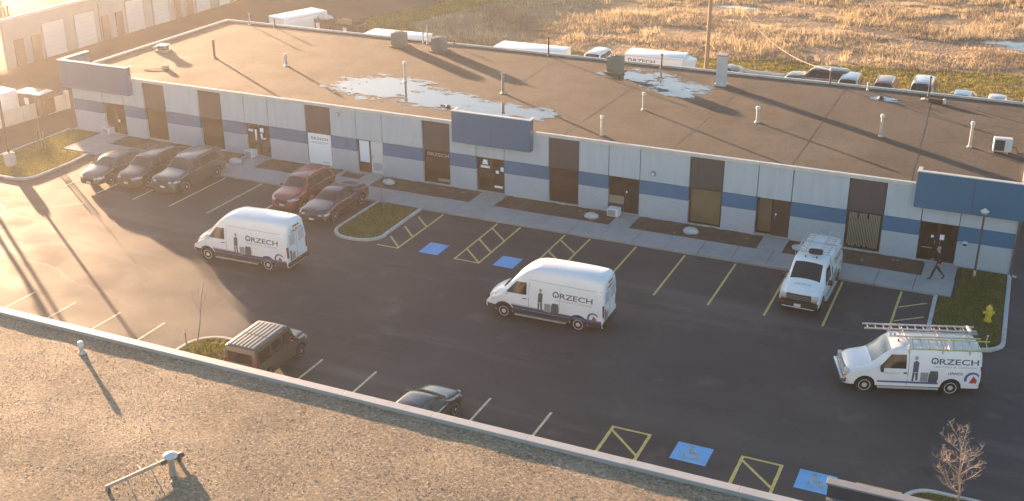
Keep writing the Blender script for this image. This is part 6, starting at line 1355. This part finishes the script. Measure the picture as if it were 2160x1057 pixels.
# ------------------------------------------------------------------ vehicles behind the building
silver = paint('paint_silver', (0.45, 0.45, 0.46), 0.3, metal=0.3); wht = paint('paint_white', (0.72, 0.72, 0.71), 0.35); burg = paint('paint_burgundy', (0.22, 0.11, 0.115), 0.3); gry = paint('paint_grey', (0.20, 0.20, 0.21), 0.3)
spawn(KSU, 'parked_car', 'white hatchback behind the building between the two white trailers', 'car', (-33.2, 29.6, 0), 268, wht, 'cars parked behind the building')
spawn(KSE, 'parked_car', 'grey car behind the tall white duct', 'car', (-22.2, 30.2, 0), 268, gry, 'cars parked behind the building')
spawn(KBI, 'parked_car', 'dark vehicle beside the service mast behind the building', 'car', (-15.2, 31.4, 0), 180, dk3, 'cars parked behind the building')
spawn(KSU, 'parked_car', 'silver car right of the service mast', 'car', (-12.6, 29.8, 0), 270, silver, 'cars parked behind the building')
spawn(KSU, 'parked_car', 'burgundy car in the row behind the building', 'car', (-10.0, 29.8, 0), 270, burg, 'cars parked behind the building')
spawn(KBI, 'parked_car', 'silver wagon right of the burgundy car', 'car', (-7.3, 30.2, 0), 270, silver, 'cars parked behind the building')
spawn(KSE, 'parked_car', 'white low car between the silver wagon and the dark-windowed car', 'car', (-4.4, 29.7, 0), 270, wht, 'cars parked behind the building')
spawn(KSE, 'parked_car', 'grey car with dark rear glass, rightmost of the car row', 'car', (-2.0, 30.0, 0), 90, silver, 'cars parked behind the building')
spawn(KS, 'work_van', 'white van at the right picture edge behind the building', 'van', (0.75, 30.6, 0), 270, van_white)
def box_trailer(x, y, rz, L_, W_, H_, label, base=0.45, vnose=False):
    t = thing('box_trailer', label, 'trailer', (x, y, -0.02), R(rz)); mb = MB(); mb.box(-L_ / 2, L_ / 2, -W_ / 2, W_ / 2, base, H_, van_white, 0.08); b = mb.build('box', None, t, smooth=40)
    for sd in (1, -1):
        mb = MB(); mb.box(-L_ / 2 + 0.1, L_ / 2 - 0.1, min(sd * W_ / 2, sd * (W_ / 2 + 0.02)), max(sd * W_ / 2, sd * (W_ / 2 + 0.02)), base + 0.02, base + 0.12, alu); mb.build('side_rail', None, b)
        mb = MB(); mb.box(-L_ / 2 + 0.1, L_ / 2 - 0.1, min(sd * W_ / 2, sd * (W_ / 2 + 0.012)), max(sd * W_ / 2, sd * (W_ / 2 + 0.012)), H_ - 0.16, H_ - 0.12, dec_soft); mb.build('trim_strip', None, b)
        for a in (-0.45, 0.4):
            mb = MB(); mb.lathe([(0.15, -0.1), (0.32, -0.1), (0.33, 0.1), (0.15, 0.1)], 16, 'y', (a, sd * (W_ / 2 - 0.15), 0.34), rubber); wl = mb.build('wheel', None, t, smooth=40)
            mb = MB(); mb.lathe([(0.2, 0.0), (0.18, sd * 0.11), (0.05, sd * 0.12)], 12, 'y', (a, sd * (W_ / 2 - 0.15), 0.34), rim_dark); mb.build('rim', None, wl)
    if vnose:
        mb = MB(); mb.prism([(L_ / 2 + 0.001, -W_ / 2 + 0.05), (L_ / 2 + 0.85, -0.25), (L_ / 2 + 0.85, 0.25), (L_ / 2 + 0.001, W_ / 2 - 0.05)], base, H_ - 0.22, van_white); nz = mb.build('nose', None, t)
        mb = MB(); mb.box(L_ / 2 + 0.851, L_ / 2 + 0.87, -0.2, 0.2, base + 0.1, H_ - 0.6, dec_unit); mb.build('nose_trim', None, nz)
        lv, lf = logo_mark(0.36); mb = MB(); mb.add([(-L_ / 2 + 0.3 + u, -W_ / 2 - 0.006, H_ - 0.66 + v) for u, v in lv], lf, dec_grey); mb.build('logo_mark', None, b)
        lv, lf = word('RZECH', 1.75, 0.28); mb = MB(); mb.add([(-L_ / 2 + 0.76 + u, -W_ / 2 - 0.006, H_ - 0.62 + v) for u, v in lv], lf, dec_grey); mb.build('lettering', None, b)
    mb = MB(); mb.tube([(L_ / 2, -0.5, 0.5), (L_ / 2 + 1.2, 0, 0.5), (L_ / 2, 0.5, 0.5)], 0.05, 6, black_pl); mb.build('drawbar', None, t)
box_trailer(-62.4, 29.6, 72, 5.0, 2.3, 2.5, 'white cube trailer behind the left rear corner of the building')
box_trailer(-50.4, 27.0, 2, 5.6, 2.2, 2.25, 'low white trailer behind the pair of grey rooftop units')
box_trailer(-37.5, 26.4, 1, 6.0, 2.2, 2.45, 'long white trailer behind the black roof pipe')
box_trailer(-27.3, 27.7, 3, 4.7, 2.1, 2.62, 'white trailer with dark lettering left of the utility pole', vnose=True)
t = thing('flatbed_trailer', 'low flatbed trailer with pale edges behind the building right of the duct', 'trailer', (-18.6, 30.4, 0), R(-3))
mb = MB(); mb.box(-2.6, 2.2, -1.0, 1.0, 0.62, 0.76, wood_m); dk_ = mb.build('deck', None, t)
for k in range(9): mb = MB(); mb.box(-2.58, 2.18, -0.97 + k * 0.217, -0.97 + k * 0.217 + 0.2, 0.761, 0.79, M('deck_plank', (0.33, 0.27, 0.2), 0.8, var=0.2, vscale=3)); mb.build('plank', None, dk_)
for sd in (1, -1):
    mb = MB(); mb.box(-2.6, 2.2, sd * 1.04 - 0.035, sd * 1.04 + 0.035, 0.6, 1.0, white_pl); mb.build('side_rail', None, t)
    for a in (-0.5, 0.4): mb = MB(); mb.lathe([(0.15, -0.1), (0.32, -0.1), (0.33, 0.1), (0.15, 0.1)], 16, 'y', (a, sd * 0.85, 0.34), rubber); mb.build('wheel', None, t, smooth=40)
mb = MB(); mb.box(-2.66, -2.61, -1.0, 1.0, 0.62, 1.1, white_pl); mb.build('headboard', None, t)
mb = MB(); mb.tube([(2.2, -0.5, 0.6), (3.5, 0, 0.55), (2.2, 0.5, 0.6)], 0.05, 6, black_pl); mb.build('drawbar', None, t)

# ================================================================== THE WALKING PERSON
def person(x, y, z, rz):
    t = thing('person', 'person in dark clothes walking along the pavement by the rightmost doors', 'person', (x, y, z), R(rz))
    J = {}; E = []; rad = {}
    def j(n, p, r, par=None): J[n] = Vector(p); rad[n] = r; (E.append((par, n)) if par else None)
    # facing +x, left = +y; mid-stride
    j('pelvis', (0, 0, 0.93), (0.15, 0.11)); j('waist', (0.01, 0, 1.08), (0.145, 0.10), 'pelvis'); j('chest', (0.03, 0, 1.30), (0.17, 0.115), 'waist'); j('upper', (0.045, 0, 1.42), (0.14, 0.09), 'chest')
    j('neck', (0.06, 0, 1.50), (0.055, 0.055), 'upper'); j('head0', (0.085, 0, 1.58), (0.07, 0.08), 'neck'); j('head1', (0.095, 0, 1.68), (0.08, 0.095), 'head0'); j('head2', (0.085, 0, 1.76), (0.06, 0.07), 'head1')
    for s, sg in (('l', 1), ('r', -1)):
        f = sg
        j('hip' + s, (0.01, 0.09 * sg, 0.90), (0.095, 0.095), 'pelvis'); j('knee' + s, (0.20 if f > 0 else -0.06, 0.09 * sg, 0.50), (0.065, 0.065), 'hip' + s)
        j('ankle' + s, (0.30 if f > 0 else -0.36, 0.09 * sg, 0.09 if f > 0 else 0.17), (0.045, 0.045), 'knee' + s); j('toe' + s, (0.47 if f > 0 else -0.22, 0.10 * sg, 0.04 if f > 0 else 0.04), (0.04, 0.032), 'ankle' + s)
        j('sh' + s, (0.04, 0.18 * sg, 1.42), (0.065, 0.065), 'upper'); j('el' + s, (-0.10 if f > 0 else 0.08, 0.235 * sg, 1.14), (0.05, 0.05), 'sh' + s)
        j('wr' + s, (-0.06 if f > 0 else 0.27, 0.23 * sg, 0.92 if f > 0 else 1.02), (0.03, 0.035), 'el' + s)
        d_ = (J['wr' + s] - J['el' + s]).normalized(); j('palm' + s, J['wr' + s] + d_ * 0.08, (0.022, 0.04), 'wr' + s); side_ = Vector((d_.z, 0, -d_.x))
        for q in range(4):
            b_ = J['palm' + s] + side_ * (q - 1.5) * 0.02 + d_ * 0.02; l_ = (0.065, 0.078, 0.072, 0.055)[q]
            j('f%d%s' % (q, s), b_ + d_ * l_ * 0.5, (0.009, 0.009), 'palm' + s); j('g%d%s' % (q, s), b_ + d_ * l_ * 0.85 + Vector((0, -0.02 * sg, 0)), (0.008, 0.008), 'f%d%s' % (q, s))
        j('th' + s, J['wr' + s] + d_ * 0.05 + side_ * 0.05, (0.011, 0.011), 'wr' + s)
    nm = list(J); me = bpy.data.meshes.new('body'); me.from_pydata([J[n] for n in nm], [(nm.index(a), nm.index(b)) for a, b in E], [])
    o = bpy.data.objects.new('body', me); COL.objects.link(o); md = o.modifiers.new('s', 'SKIN'); md.use_smooth_shade = True
    for i, n in enumerate(nm): me.skin_vertices[0].data[i].radius = rad[n]; me.skin_vertices[0].data[i].use_root = n == 'pelvis'
    sb = o.modifiers.new('u', 'SUBSURF'); sb.levels = 1; sb.render_levels = 1
    bpy.context.view_layer.update(); r = bpy.data.meshes.new_from_object(o.evaluated_get(bpy.context.evaluated_depsgraph_get())); bpy.data.objects.remove(o)
    sk = M('skin', (0.42, 0.27, 0.19), 0.6); jk = M('dark_jacket', (0.022, 0.02, 0.02), 0.85); tr = M('navy_trousers', (0.02, 0.024, 0.034), 0.85); sh = M('dark_shoes', (0.012, 0.012, 0.012), 0.6)
    for m_ in (jk, tr, sk, sh): r.materials.append(m_)
    for p in r.polygons:
        c = p.center; hand = (c - J['palml']).length < 0.12 or (c - J['palmr']).length < 0.12
        p.material_index = 2 if (c.z > 1.50 or hand) else 3 if c.z < 0.085 else 1 if c.z < 0.90 and abs(c.y) < 0.2 else 0
    r.shade_smooth(); link('body', r, t)
    mb = MB(); bm = bmesh.new(); bmesh.ops.create_uvsphere(bm, u_segments=14, v_segments=8, radius=0.102)
    for v in list(bm.verts):
        if v.co.z < -0.035 or (v.co.x > 0.055 and v.co.z < 0.035): bm.verts.remove(v)
    mb.frombm(bm, M('grey_hair', (0.25, 0.23, 0.21), 0.8)); mb.build('hair', None, t, (0.08, 0, 1.715), 50)
    for sg in (1, -1):
        mb = MB(); mb.lathe([(0.012, 0), (0.011, 0.006)], 8, 'x', (0.178, 0.032 * sg, 1.685), black_pl); mb.build('eye', None, t)
        mb = MB(); mb.box(0.06, 0.10, 0.083 * sg - 0.012, 0.083 * sg + 0.012, 1.63, 1.70, sk, 0.008); mb.build('ear', None, t)
    mb = MB(); mb.add([(0.172, -0.015, 1.635), (0.172, 0.015, 1.635), (0.205, 0, 1.64), (0.172, 0, 1.69)], [(0, 2, 1), (0, 3, 2), (1, 2, 3)], sk); mb.build('nose', None, t)
    mb = MB(); mb.box(0.165, 0.178, -0.025, 0.025, 1.605, 1.613, M('lips', (0.3, 0.13, 0.11), 0.6)); mb.build('mouth', None, t)
person(-2.72, -2.25, 0.132, 186)

# ================================================================== THE AIR
hz = bpy.data.materials.new('flare_haze'); hz.use_nodes = True; t_ = hz.node_tree; t_.nodes.clear()  # haze volume added to stand in for the warm lens flare
ho = t_.nodes.new('ShaderNodeOutputMaterial'); pv = t_.nodes.new('ShaderNodeVolumePrincipled'); pv.inputs['Color'].default_value = (0.97, 0.95, 0.94, 1)
pv.inputs['Density'].default_value = HAZE[0]; pv.inputs['Anisotropy'].default_value = HAZE[1]; t_.links.new(pv.outputs[0], ho.inputs['Volume'])
mb = MB(); mb.box(-520, 420, -420, 520, -2.0, 27.0, hz); stuff(tag(mb.build('haze'), 'thin haze added over the whole place in place of the warm lens flare', 'haze'))
